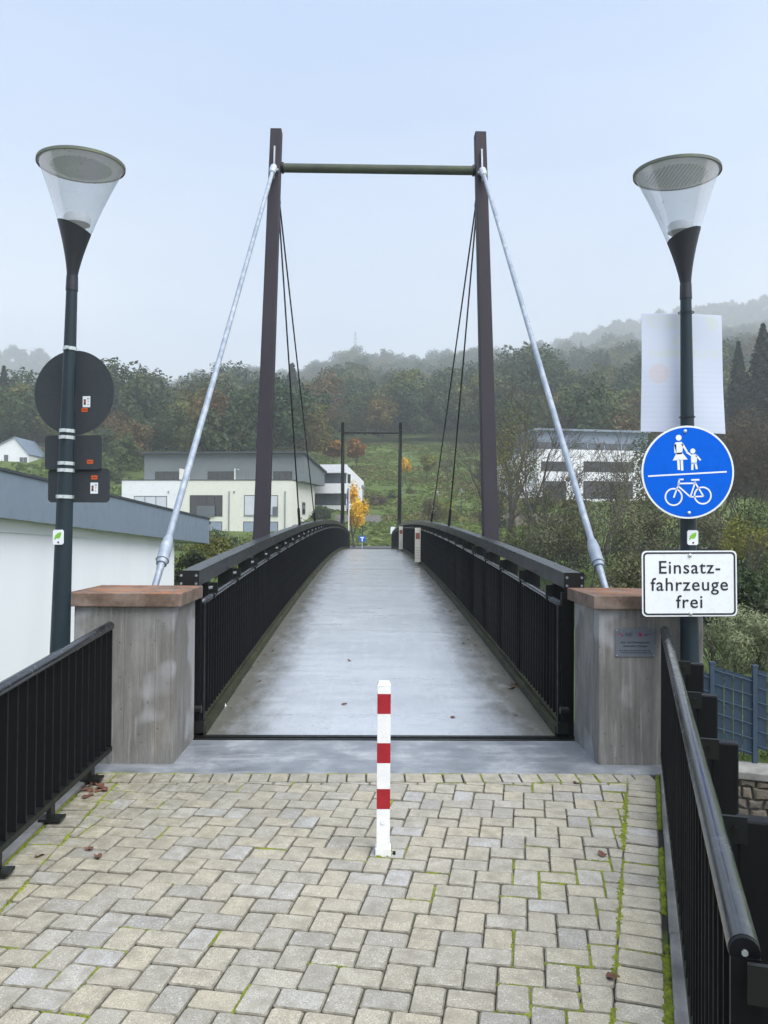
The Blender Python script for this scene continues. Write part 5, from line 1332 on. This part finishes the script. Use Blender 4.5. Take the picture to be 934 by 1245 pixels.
# road at the far end and its furniture
def Hs(x, y): return H(x, y)
mb = MB(); P = []
for i in range(33):
    x = -40+i*2.5; y = wy(71)+0.015*(x-2)**2*0.3; P.append((x, y))
for (x, y) in P: mb.v += [Vector((x, y-3, H(x, y-3)+.10)), Vector((x, y+3, H(x, y+3)+.10))]
for i in range(len(P)-1): mb.f.append([2*i, 2*i+2, 2*i+3, 2*i+1]); mb.m.append(0)
tag(mb.build('road', M['asphalt']), kind='structure')
mb = MB(); mb.add([(-1.6, 53.5, -0.02), (1.6, 53.5, -0.02), (2.6, 62, -.42), (4, 75.5, -.44), (-3, 75.5, -.44), (-2.2, 62, -.42)], [(0, 1, 2, 5), (5, 2, 3, 4)]); tag(mb.build('path', M['asphalt']), kind='structure')
def post_sign(name, px, py, Y, w, h, label, mat, postmat='galvanised'):
    c = at(px, py, Y); g = H(c.x, c.y)+0.05; r = empty(name, (c.x, c.y, g)); tag(r, label, 'sign')
    MB().tube([(0, 0, -.3), (0, 0, c.z-g+h/2)], 0.035, 8).build('post', M[postmat], r, auto=40)
    MB().prism(rrect(w/2, h/2, 0.05, 3), .04, .05, Matrix.Translation((0, 0, c.z-g)) @ Matrix.Rotation(pi/2, 4, 'X')).build('plate', M[mat], r)
    return r, c.z-g
r, zc = post_sign('dead_end_sign', 440.5, 655, 64, 0.50, 0.48, 'small blue square sign with white T at the end of the bridge', 'sign_blue')
mb = MB(); mb.box((-.05, -.058, zc-.2), (.05, -.051, zc+.05)); mb.build('white_stem', M['sign_white'], r); MB().box((-.15, -.058, zc+.052), (.15, -.051, zc+.15)).build('crossbar', M['sign_white'], r)
r, zc = post_sign('small_sign', 478, 645, 52, 0.34, 0.50, 'small white square sign at the far end of the bridge', 'sign_white', 'white_paint')
def lamp_post(px, py0, Y, label):
    c = at(px, py0, Y); g = H(c.x, c.y); r = empty('lamp_post', (c.x, c.y, g)); tag(r, label, 'lamp post', 'slim lamp posts beyond the bridge')
    h = c.z-g
    MB().tube([(0, 0, -.3), (0, 0, h-.5)], [0.06, 0.045], 8).build('pole', M['pole_paint'], r, auto=40)
    MB().lathe([(0.03, h-.5), (.14, h-.45), (.17, h-.12), (.05, h), (0, h)], 12).build('head', M['galv_dark'], r, auto=40)
lamp_post(441.5, 589, 76, 'slim lamp post next to the yellow tree'); lamp_post(532, 597, 95, 'slim lamp post standing in the meadow'); lamp_post(561, 594, 100, 'slim lamp post near the pylon in the meadow')
c = at(424.5, 592, 62); g = H(c.x, c.y); fp = empty('flagpole', (c.x, c.y, g)); tag(fp, 'white flagpole with a furled dark blue flag', 'flagpole')
MB().tube([(0, 0, -.3), (0, 0, c.z-g)], [.05, .035], 8).build('pole', M['white_paint'], fp, auto=40)
mb = MB(); hz = c.z-g
mb.tube([(-.07, 0, hz-.1), (-.09, .02, hz-.7), (-.07, -.02, hz-1.3), (-.08, 0, hz-1.9)], [.05, .10, .09, .05], 8, flat=(1, .5)); mb.build('flag', M['flag_blue'], fp, smooth=True)
# transmission tower on the ridge and the summit cross
def lattice(px, pyt, pyb, Y, label):
    c = at(px, pyb, Y); t = at(px, pyt, Y); h = t.z-c.z+16; r = empty('transmission_tower', (c.x, c.y, c.z-16)); tag(r, label, 'tower')
    mb = MB(); w = 2.4
    for sx, sy in ((-1, -1), (1, -1), (1, 1), (-1, 1)): mb.tube([(sx*w, sy*w, 0), (sx*.35, sy*.35, h)], .22, 4)
    for k in range(8):
        z0, z1 = h*k/8, h*(k+1)/8; a, b = w-(w-.35)*k/8, w-(w-.35)*(k+1)/8
        mb.tube([(-a, -a, z0), (b, -b, z1)], .14, 4); mb.tube([(a, -a, z0), (-b, -b, z1)], .14, 4)
    mb.build('mast', M['galv_dark'], r)
    for f_, l in ((.74, 3.2), (.84, 2.6), (.93, 2.0)): MB().tube([(-l, 0, h*f_), (l, 0, h*f_)], .2, 4).build('cross_arm', M['galv_dark'], r)
lattice(432, 403, 437, 840, 'steel lattice power pylon on the misty ridge')
c = at(41, 423, 1195); cr_ = empty('summit_cross', (c.x, c.y, c.z-18)); tag(cr_, 'thin summit cross above the trees in the mist', 'cross')
MB().box((-.3, -.3, 0), (.3, .3, 18.5)).build('upright', M['galv_dark'], cr_); MB().box((-4.0, -.25, 13), (4.0, .25, 13.6)).build('crossbar', M['galv_dark'], cr_)

# ------------------------------------------------------------------ vegetation
import numpy as np
def quads_mesh(name, PN, size, mat, rng, aspect=0.6, flat=0.0, wild=0.55):
    """one small four-cornered leaf (or leaf clump) per point"""
    P, N = PN; n = len(P)
    nn = N+rng.normal(size=(n, 3))*wild; nn /= np.linalg.norm(nn, axis=1)[:, None]
    a = rng.normal(size=(n, 3)); a -= (a*nn).sum(1)[:, None]*nn; a /= np.linalg.norm(a, axis=1)[:, None]
    b = np.cross(nn, a)
    s = (size*rng.uniform(0.55, 1.35, n))[:, None]
    V = np.empty((n, 4, 3)); V[:, 0] = P-a*s; V[:, 1] = P+b*s*aspect*0.8; V[:, 2] = P+a*s; V[:, 3] = P-b*s*aspect
    me = bpy.data.meshes.new(name); me.vertices.add(n*4); me.vertices.foreach_set('co', V.reshape(-1))
    me.loops.add(n*4); me.loops.foreach_set('vertex_index', np.arange(n*4, dtype=np.int32))
    me.polygons.add(n); me.polygons.foreach_set('loop_start', np.arange(0, n*4, 4, dtype=np.int32)); me.polygons.foreach_set('loop_total', np.full(n, 4, dtype=np.int32))
    me.materials.append(mat); me.update(calc_edges=True); me.validate(); return me
def crown_points(rng, n, c, rad, lobes=26, lobe_r=0.34, hollow=0.55, top=1.0):
    c = np.array(c, float); rad = np.array(rad, float)
    d = rng.normal(size=(lobes, 3)); d /= np.linalg.norm(d, axis=1)[:, None]; d[:, 2] = d[:, 2]*0.9+0.1
    L = d*rng.uniform(0.35, 0.85, lobes)[:, None]; lr = lobe_r*rng.uniform(0.6, 1.25, lobes)
    k = rng.choice(lobes, n, p=lr**2/np.sum(lr**2)); e = rng.normal(size=(n, 3)); e /= np.linalg.norm(e, axis=1)[:, None]
    r = lr[k]*(hollow+(1-hollow)*rng.uniform(0, 1, n)**0.6)*rng.uniform(0.8, 1.15, n)
    P = L[k]+e*r[:, None]; P[:, 2] = np.where(P[:, 2] < -0.55, -0.55+0.3*(P[:, 2]+0.55), P[:, 2])
    nv = 0.6*e+0.5*P/np.maximum(np.linalg.norm(P, axis=1), 1e-3)[:, None]; nv[:, 2] += 0.15
    return c+P*rad, nv
def branches(mb, rng, p, d, L, r, depth, ends, spread=0.65, up=0.15, kids=(2, 4), bend=0.16, minr=0.006, n0=6, taper=0.55):
    pts = [np.array(p)]; rs = [r]; d = np.array(d)/np.linalg.norm(d); seg = 4 if depth > 2 else 3
    for i in range(seg):
        d = d+rng.normal(size=3)*bend+np.array([0, 0, up*0.3]); d /= np.linalg.norm(d); pts.append(pts[-1]+d*L/seg); rs.append(max(minr, r*(1-(1-taper)*(i+1)/seg)))
    mb.tube([tuple(q) for q in pts], rs, n0 if depth > 2 else (4 if depth > 0 else 3), cap=False)
    if depth <= 0:
        ends.append(pts[-1]); ends.append(pts[-2]); return
    for _ in range(rng.integers(kids[0], kids[1]+1)):
        t = rng.uniform(0.35, 1.0); i = min(seg-1, int(t*seg)); q = pts[i]+(pts[i+1]-pts[i])*(t*seg-i)
        a = rng.normal(size=3); a -= a.dot(d)*d; a /= np.linalg.norm(a)
        nd = d*cos(spread)+a*sin(spread)*rng.uniform(0.7, 1.3)+np.array([0, 0, up])
        branches(mb, rng, q, nd, L*rng.uniform(0.55, 0.8), rs[i+1]*0.62, depth-1, ends, spread, up, kids, bend, minr, n0, taper)
    branches(mb, rng, pts[-1], d, L*0.7, rs[-1]*0.9, depth-1, ends, spread, up, kids, bend, minr, n0, taper)

# --- the misty wood on the hillside reads as one mass
fc = bpy.data.collections.new('wood_tree_kinds')
def wood_kind(i, mat, h, rw, n, size, conifer=False):
    rng = np.random.default_rng(100+i)
    if conifer:
        t = rng.uniform(0, 1, n)**0.75; ang = rng.uniform(0, 2*pi, n); lay = np.clip(np.round(t*13)/13+rng.normal(0, .03, n), 0, 1)
        rr = rw*(1-lay)*rng.uniform(0.15, 1, n)**0.5+0.1
        P = (np.stack([rr*np.cos(ang), rr*np.sin(ang), h*(0.06+0.94*lay)-0.25*rr], 1), np.stack([np.cos(ang)*.6, np.sin(ang)*.6, 0*ang+.8], 1))
    else:
        P = crown_points(rng, n, (0, 0, h*0.60), (rw, rw, h*0.42), 30, 0.32)
    me = quads_mesh('wood_tree', P, size, M[mat], rng)
    o = bpy.data.objects.new('wood_tree_%02d' % i, me); fc.objects.link(o)
KINDS_ = [('leaf_forest', 14, 5.6, 2600, .40), ('leaf_forest', 17, 6.2, 2900, .42), ('leaf_forest', 12, 5.2, 2300, .38), ('leaf_olive', 14, 5.6, 2500, .40), ('leaf_russet', 13, 5.4, 2300, .38), ('leaf_russet', 15, 4.8, 1300, .34), ('leaf_conifer', 16, 4.6, 2200, .46)]
for i, (m_, h, rw, n, sz) in enumerate(KINDS_): wood_kind(i, m_, h, rw, n, sz, m_ == 'leaf_conifer')
rng = np.random.default_rng(7)
pts, scl, rot, var = [], [], [], []
def meadow(px, y):
    lim = lerp_table([(-500, 150), (110, 150), (150, 128), (300, 122), (375, 126), (400, 168), (430, 182), (560, 184), (600, 168), (640, 128), (900, 128), (1500, 135)], px)
    return y < lim+8*noise.noise((px*0.02, y*0.02, 2))
y = 122.0
while y < 1225:
    sp = 7.6 if y < 340 else (9.5 if y < 640 else 12.5)
    half = 0.56*y+25; x = -half+rng.uniform(0, sp)
    while x < half:
        xx, yy = x+rng.normal(0, sp*.28), y+rng.normal(0, sp*.28); px = 449+935*(xx+.1)/yy
        if not meadow(px, yy) and not (880 < yy < 960):
            pts.append((xx, wy(yy), H(xx, wy(yy))-0.4)); s = rng.uniform(0.65, 1.40)*(0.85 if yy < 190 else 1.05)*(1.2 if yy > 640 else 1)*(1+0.25*noise.noise((xx*.03, yy*.03, 4)))
            scl.append(s); rot.append(rng.uniform(0, 6.28))
            v_ = noise.noise((xx*.015, yy*.015, 8)); q = rng.uniform()
            w_ = [0.27, 0.2, 0.18, 0.20, 0.08, 0.05, 0.02]
            if px > 700: w_ = [0.22, 0.17, 0.17, 0.14, 0.14, 0.10, 0.05]
            if v_ > .25: w_[3] += .15; w_[4] += .12
            w_ = np.array(w_)/sum(w_); var.append(int(rng.choice(7, p=w_)))
        x += sp*rng.uniform(.8, 1.2)
    y += sp*0.92
me = bpy.data.meshes.new('wood'); me.from_pydata(pts, [], [])
for nm, typ, dat in (('scl', 'FLOAT', scl), ('rot', 'FLOAT', rot), ('kind_index', 'INT', var)):
    at_ = me.attributes.new(nm, typ, 'POINT'); at_.data.foreach_set('value', dat)
wood = bpy.data.objects.new('forest', me); COL.objects.link(wood); tag(wood, 'misty autumn wood covering the hillside behind the buildings', 'forest', kind='stuff')
ng = bpy.data.node_groups.new('plant_wood', 'GeometryNodeTree')
ng.interface.new_socket('Geometry', in_out='INPUT', socket_type='NodeSocketGeometry'); ng.interface.new_socket('Geometry', in_out='OUTPUT', socket_type='NodeSocketGeometry')
gi, go = ng.nodes.new('NodeGroupInput'), ng.nodes.new('NodeGroupOutput')
ip = ng.nodes.new('GeometryNodeInstanceOnPoints'); ci = ng.nodes.new('GeometryNodeCollectionInfo'); ci.inputs[0].default_value = fc
ci.inputs['Separate Children'].default_value = True; ci.inputs['Reset Children'].default_value = True
def nattr(nm, typ):
    nd = ng.nodes.new('GeometryNodeInputNamedAttribute'); nd.data_type = typ; nd.inputs[0].default_value = nm; return nd.outputs[0]
m2p = ng.nodes.new('GeometryNodeMeshToPoints')
ng.links.new(gi.outputs[0], m2p.inputs[0]); ng.links.new(m2p.outputs[0], ip.inputs['Points']); ng.links.new(ci.outputs[0], ip.inputs['Instance'])
ip.inputs['Pick Instance'].default_value = True
ng.links.new(nattr('kind_index', 'INT'), ip.inputs['Instance Index'])
cx_ = ng.nodes.new('ShaderNodeCombineXYZ'); ng.links.new(nattr('rot', 'FLOAT'), cx_.inputs[2]); ng.links.new(cx_.outputs[0], ip.inputs['Rotation'])
cs_ = ng.nodes.new('ShaderNodeCombineXYZ'); sa_ = nattr('scl', 'FLOAT')
for k in range(3): ng.links.new(sa_, cs_.inputs[k])
ng.links.new(cs_.outputs[0], ip.inputs['Scale']); ng.links.new(ip.outputs[0], go.inputs[0])
wood.modifiers.new('plant', 'NODES').node_group = ng

# --- single trees and shrubs one can tell apart
def tree(name, px, py_base, py_top, Y, label, mat, width_px, n=2200, size=None, seed=1, bare=0.0, trunk='bark', depth=4, cat='tree', group=None, base=None, spread=0.6, crown_low=0.25, lobes=24, hollow=0.5, conifer=False):
    rng = np.random.default_rng(seed)
    b = at(px, py_base, Y); t = at(px, py_top, Y); g = base if base is not None else H(b.x, b.y)
    h = t.z-g; r = empty(name, (b.x, b.y, g)); tag(r, label, cat, group)
    w = width_px*Y/935/2
    tm2 = MB(); ends = []
    if conifer:
        tm2.tube([(0, 0, -.5), (0, 0, h*.5), (0, 0, h*.96)], [h*.018, h*.012, .02], 7)
        tt_ = rng.uniform(0, 1, n)**0.8; ang = rng.uniform(0, 2*pi, n); lay = np.clip(np.round(tt_*19)/19+rng.normal(0, .020, n), 0, 1)
        whorl = 0.72+0.28*np.sin(ang*7+lay*61)
        rr = w*(1-lay)**0.85*rng.uniform(0.1, 1, n)**0.5*whorl+.06
        P = (np.stack([rr*np.cos(ang), rr*np.sin(ang), h*(0.05+0.95*lay)-0.30*rr], 1), np.stack([np.cos(ang)*.6, np.sin(ang)*.6, 0*ang+.8], 1))
    else:
        branches(tm2, rng, (0, 0, -.4), (rng.normal(0, .05), rng.normal(0, .05), 1), h*0.42, max(.03, h*.020), depth, ends, spread, 0.12, (2, 3), 0.12, 0.008+h*.0004)
        P = crown_points(rng, n, (0, 0, h*(0.5+crown_low/2)), (w, w, h*(0.5-crown_low/2)), lobes, .33, hollow)
    tm2.build('trunk', M[trunk], r)
    o = bpy.data.objects.new('crown', quads_mesh('crown', P, size or 0.2*h/8, M[mat], rng)); COL.objects.link(o); o.parent = r
    return r
tree('maple_tree', 404, 575, 530, 138, 'orange tinged tree above the white house, farther from the pylon', 'leaf_orange', 36, 2600, .28, 3, depth=3)
tree('maple_tree', 432, 575, 531, 138, 'round orange autumn tree between the posts of the far portal', 'leaf_orange', 28, 2400, .28, 4, depth=3)
tree('small_tree', 493, 590, 555, 127, 'small yellow tree in the meadow behind the far portal post', 'leaf_yellow', 15, 900, .22, 5, depth=3)
tree('small_tree', 520, 588, 548, 127, 'olive yellow tree standing alone in the meadow', 'leaf_lime', 24, 900, .20, 6, depth=4, hollow=.3)
tree('small_tree', 545, 588, 553, 127, 'thin grey green tree in the meadow beside the cables', 'leaf_willow', 26, 450, .17, 16, depth=4, hollow=.2)
tree('young_tree', 431, 634, 587, 70, 'young tree with bright yellow leaves at the end of the bridge', 'leaf_yellow', 38, 1900, .12, 7, depth=3, crown_low=.12, lobes=15, hollow=.2)
tree('round_tree', 150, 600, 530, 128, 'round green tree beside the cream apartment block', 'leaf_green', 44, 3200, .26, 8, depth=3)
tree('round_tree', 118, 585, 520, 158, 'light green tree behind the turned away plates', 'leaf_olive', 46, 3000, .28, 9, depth=3)
tree('conifer_tree', 264, 560, 497, 172, 'dark conifer rising behind the cream apartment block', 'leaf_conifer', 20, 1800, .34, 10, conifer=True)
tree('conifer_tree', 3, 560, 446, 170, 'dark conifer at the edge of the picture above the gabled house', 'leaf_conifer', 40, 2400, .4, 11, conifer=True)
tree('spruce_tree', 928, 560, 395, 120, 'tall dark spruce beside the poster, taller of the pair', 'leaf_conifer', 120, 10000, .34, 12, conifer=True)
tree('spruce_tree', 898, 560, 416, 126, 'slimmer dark spruce close beside the poster edge', 'leaf_conifer', 74, 6500, .30, 13, conifer=True)
tree('spruce_tree', 960, 570, 400, 116, 'dark spruce cut off by the picture edge', 'leaf_conifer', 110, 6000, .34, 14, conifer=True)
# bare trees before the right apartment house
for k, (px, pt, Y, wpx, m_, nn, dp, lab) in enumerate((
        (616, 478, 62, 66, 'leaf_lime', 700, 5, 'bare tree with some orange leaves beside the right pylon'),
        (640, 500, 60, 60, 'leaf_olive', 450, 5, 'bare dark tree in front of the apartment house corner'),
        (664, 520, 56, 52, 'leaf_brown', 160, 4, 'thin bare tree left of the sloping stay rod'),
        (735, 500, 58, 70, 'leaf_brown', 300, 4, 'spreading bare tree before the apartment house windows'),
        (585, 560, 66, 60, 'leaf_brown', 160, 5, 'low bare tree leaning behind the right pylon'),
        (765, 515, 52, 60, 'leaf_willow', 500, 4, 'bare tree with grey leaves behind the poster edge'))):
    tree('bare_tree', px, 668, pt, Y, lab, m_, wpx, nn, .085, 30+k, trunk='bark', depth=dp, group='bare trees on the far bank', crown_low=.15, hollow=.2, base=-0.9, spread=0.62)
for k, (px, pt, Y, wpx, m_, nn, lab) in enumerate((
        (628, 472, 70, 74, 'leaf_olive', 2600, 'tall olive green tree right of the right pylon'), (600, 520, 74, 50, 'leaf_russet', 1300, 'russet tree peeping out behind the right pylon'),
        (692, 560, 66, 50, 'leaf_willow', 600, 'grey green tree in front of the apartment house middle'), (742, 545, 64, 64, 'leaf_willow', 1000, 'loose grey green tree left of the poster'),
        (790, 505, 68, 70, 'leaf_forest', 2400, 'dark tree behind the lower corner of the poster'), (655, 585, 60, 46, 'leaf_olive', 900, 'young olive tree at the apartment house corner'))):
    tree('riverside_tree', px, 668, pt, Y, lab, m_, wpx, nn, 0.12, 230+k, depth=4, group='trees along the river', crown_low=.2, hollow=.25, base=-0.8, spread=.6)
def shrub(name, px, py_base, py_top, Y, wpx, mat, n, size, label, seed, base=None, stems=14, group='shrubs along the river', cat='shrub', upright=0.0, lobes=34, lobe_r=.30, aspect=.45, sdepth=2):
    rng = np.random.default_rng(seed); b = at(px, py_base, Y); t = at(px, py_top, Y); g = base if base is not None else b.z
    h = t.z-g; w = wpx*Y/935/2; r = empty(name, (b.x, b.y, g)); tag(r, label, cat, group)
    sm = MB(); ends = []
    for k in range(stems):
        a = rng.uniform(0, 2*pi); q = rng.uniform(0, .5)*w
        branches(sm, rng, (q*cos(a), q*sin(a), -.2), (cos(a)*(1-upright)*w/h, sin(a)*(1-upright)*w/h, 1), h*.42, .012+h*.005, sdepth, ends, .5, .2, (2, 3), .15, .006)
    sm.build('stems', M['bark_grey'], r)
    P = crown_points(rng, n, (0, 0, h*.52), (w, w*.8, h*.50), lobes, lobe_r, .25)
    o = bpy.data.objects.new('foliage', quads_mesh('foliage', P, size, M[mat], rng, aspect, flat=0.0)); COL.objects.link(o); o.parent = r
    return r
SH = [
 ('willow_shrub', 690, 735, 600, 42, 120, 'leaf_willow', 6500, .085, 'grey green willow shrub behind the sloping stay rod'),
 ('willow_shrub', 770, 735, 575, 40, 150, 'leaf_willow', 8500, .085, 'broad willow shrub between stay rod and blue sign'),
 ('willow_shrub', 860, 740, 590, 38, 140, 'leaf_willow', 8000, .085, 'dense willow shrub behind the white text sign'),
 ('willow_shrub', 930, 740, 600, 36, 120, 'leaf_olive', 6500, .085, 'olive shrub at the picture edge beside the text sign'),
 ('bramble_shrub', 650, 720, 628, 44, 90, 'leaf_olive', 4500, .085, 'olive green bramble above the bridge chord'),
 ('lime_shrub', 706, 690, 615, 52, 60, 'leaf_lime', 1500, .10, 'yellow leaved shrub behind the sloping stay rod'),
 ('lime_shrub', 905, 700, 628, 33, 66, 'leaf_lime', 1500, .075, 'yellow green bush with dark stem right of the blue sign'),
 ('thicket_shrub', 905, 640, 486, 60, 120, 'leaf_brown', 5200, .10, 'reddish brown leafless thicket right of the poster'),
 ('thicket_shrub', 960, 650, 495, 58, 110, 'leaf_brown', 4500, .10, 'reddish brown thicket cut by the picture edge'),
 ('thicket_shrub', 850, 640, 520, 62, 100, 'leaf_brown', 3500, .10, 'brown thicket hidden behind the blue round sign'),
 ('reed_bush', 905, 845, 728, 13.5, 130, 'leaf_reed', 9000, .040, 'pale green narrow leaved bush behind the blue fence'),
 ('reed_bush', 985, 855, 722, 13.0, 120, 'leaf_reed', 7500, .040, 'pale narrow leaved bush at the picture edge'),
 ('dark_shrub', 880, 790, 676, 19, 150, 'leaf_hedge', 6000, .07, 'dark green shrub above the pale narrow leaved bush'),
 ('dark_shrub', 770, 790, 680, 22, 150, 'leaf_willow', 6500, .06, 'shadowy shrub right behind the concrete pillar with plaque'),
 ('dark_shrub', 960, 790, 668, 20, 120, 'leaf_hedge', 4500, .07, 'dark green shrub cut by the picture edge'),
 ('hall_shrub', 255, 715, 652, 27.5, 90, 'leaf_olive', 5200, .055, 'olive shrub at the end of the white hall'),
 ('hall_shrub', 232, 730, 664, 26.6, 50, 'leaf_hedge', 2200, .055, 'darker shrub squeezed against the white hall'),
 ('bank_shrub', 330, 720, 668, 46, 120, 'leaf_olive', 2500, .11, 'low shrub seen through the bridge rail gap on the hall side'),
 ('bank_shrub', 262, 700, 640, 66, 80, 'leaf_hedge', 2400, .13, 'dark green shrub in front of the cream apartment block'),
 ('bank_shrub', 215, 700, 650, 62, 60, 'leaf_olive', 2000, .12, 'olive shrub between hall roof and apartment block'),
 ('bank_shrub', 320, 690, 646, 70, 70, 'leaf_olive', 2000, .13, 'olive shrub at the foot of the cream block by the pylon'),
 ('bank_shrub', 375, 672, 632, 76, 50, 'leaf_hedge', 1500, .13, 'dark shrub at the flank of the cream block'),
 ('meadow_shrub', 524, 640, 604, 78, 36, 'leaf_brown', 700, .13, 'brown low bush in the meadow by the far railing'),
 ('meadow_shrub', 545, 640, 606, 82, 32, 'leaf_lime', 500, .13, 'ochre low bush in the meadow by the right cables'),
 ('meadow_shrub', 455, 632, 598, 108, 34, 'leaf_brown', 1200, .17, 'brown hedge bush beside the white house garden'),
 ('hedge_bush', 478, 625, 596, 112, 22, 'leaf_hedge', 1800, .16, 'clipped dark green hedge in the meadow'),
 ('hedge_bush', 392, 645, 614, 98, 30, 'leaf_hedge', 2200, .15, 'dark hedge under the white house windows'),
 ('hedge_bush', 498, 618, 590, 118, 24, 'leaf_olive', 1600, .16, 'long olive hedge running up the meadow'),
 ('meadow_shrub', 600, 650, 610, 80, 60, 'leaf_hedge', 1600, .14, 'dark green bush behind the right pylon'),
]
for k, (nm, px, pb, pt, Y, wpx, m_, n, sz, lab) in enumerate(SH):
    shrub(nm, px, pb, pt, Y, wpx, m_, n, sz, lab, 60+k, stems=(16 if 'thicket' in nm else 9), upright=.4 if 'thicket' in nm or 'reed' in nm else 0.0, aspect=.25 if 'reed' in nm else .5, sdepth=3 if 'thicket' in nm else 2)

def tufts(name, label, n, box, mat, hgt, wid, seed, keep):
    rng = np.random.default_rng(seed); X = []
    while len(X) < n:
        y = rng.uniform(box[2], box[3]); px = rng.uniform(box[0], box[1]); x = CAM.x+(px-449)/935*y
        d = noise.noise((x*.11, y*.11, 3.3))+0.6*noise.noise((x*.4, y*.4, 7.7))
        if d < keep: continue
        X.append((x, wy(y), -1.2 if y < 20 else H(x, wy(y))))
    P = np.array(X); k = len(P); h = (hgt*rng.uniform(.4, 1.3, k))[:, None]; w = (wid*rng.uniform(.5, 1.3, k))[:, None]
    a = rng.uniform(0, 6.28, k); D = np.stack([np.cos(a), np.sin(a), 0*a], 1); L = np.stack([rng.normal(0, .35, k), rng.normal(0, .35, k), np.ones(k)], 1)
    V = np.empty((k, 4, 3)); V[:, 0] = P-D*w; V[:, 1] = P+D*w; V[:, 2] = P+L*h+D*w*.7; V[:, 3] = P+L*h-D*w*.7
    me = bpy.data.meshes.new(name); me.vertices.add(k*4); me.vertices.foreach_set('co', V.reshape(-1)); me.loops.add(k*4); me.loops.foreach_set('vertex_index', np.arange(k*4, dtype=np.int32))
    me.polygons.add(k); me.polygons.foreach_set('loop_start', np.arange(0, k*4, 4, dtype=np.int32)); me.polygons.foreach_set('loop_total', np.full(k, 4, dtype=np.int32)); me.materials.append(M[mat]); me.update(calc_edges=True)
    o = bpy.data.objects.new(name, me); COL.objects.link(o); tag(o, label, 'grass', kind='stuff')
leaf_mat('tuft_green', [(0.080, 0.135, 0.022), (0.12, 0.18, 0.032), (0.165, 0.195, 0.042), (0.13, 0.13, 0.036)], 0.3)
leaf_mat('tuft_straw', [(0.14, 0.15, 0.042), (0.20, 0.18, 0.06), (0.16, 0.13, 0.05), (0.22, 0.19, 0.07)], 0.3)
tufts('meadow_grass', 'rough green meadow grass on the slope beyond the bridge', 42000, (330, 720, 76, 186), 'tuft_green', .20, .34, 3, -0.35)
tufts('meadow_straw', 'patches of straw coloured grass on the meadow slope', 9000, (330, 720, 96, 186), 'tuft_straw', .30, .26, 4, 0.18)
tufts('garden_grass', 'rough grass between the houses on the left slope', 9000, (-60, 400, 100, 160), 'tuft_green', .5, .4, 5, -0.2)
tufts('bank_grass', 'grass growing on top of the stone wall below the fence', 5000, (846, 1150, 8.95, 11.5), 'tuft_green', .10, .012, 6, -0.9)
for k, (px, pb, pt, Y, wpx, m_, n, lab) in enumerate((
    (62, 590, 556, 138, 30, 'leaf_olive', 1500, 'olive garden bush in front of the dark shed'), (88, 590, 548, 142, 40, 'leaf_hedge', 2000, 'dark garden bush between the shed and the low house'),
    (112, 588, 560, 135, 26, 'leaf_russet', 1200, 'rusty garden bush below the light green tree'), (141, 592, 566, 122, 26, 'leaf_olive', 1300, 'small olive bush beside the cream block corner'),
    (12, 592, 574, 130, 40, 'leaf_hedge', 1400, 'low hedge below the white gabled house'), (560, 600, 574, 140, 26, 'leaf_olive', 1100, 'rounded olive bush high in the meadow'),
    (590, 602, 562, 132, 34, 'leaf_forest', 1700, 'dark green bush at the meadow edge behind the right pylon'), (508, 566, 552, 168, 22, 'leaf_russet', 900, 'russet bush at the top of the meadow'),
    (462, 566, 548, 172, 24, 'leaf_forest', 1100, 'dark bush at the top of the meadow under the wood'), (545, 562, 545, 172, 30, 'leaf_olive', 1200, 'olive bush at the wood edge above the meadow'))):
    shrub('garden_bush' if px < 200 else 'meadow_bush', px, pb, pt, Y, wpx, m_, n, .22, lab, 140+k, stems=4, group='bushes on the slopes')

# ------------------------------------------------------------------ haze in the valley
hz_ = MB().box((-1500, -20, -6), (1500, 1620, 420)).build('haze', []); tag(hz_, kind='stuff')
hm = NT('haze_air'); pv = hm.n('VolumePrincipled', {'Color': (0.95, 0.98, 1.0, 1), 'Density': 0.00070, 'Anisotropy': 0.2})
hm.t.links.new(pv.outputs[0], hm.out.inputs['Volume']); hz_.data.materials.append(hm.mat)
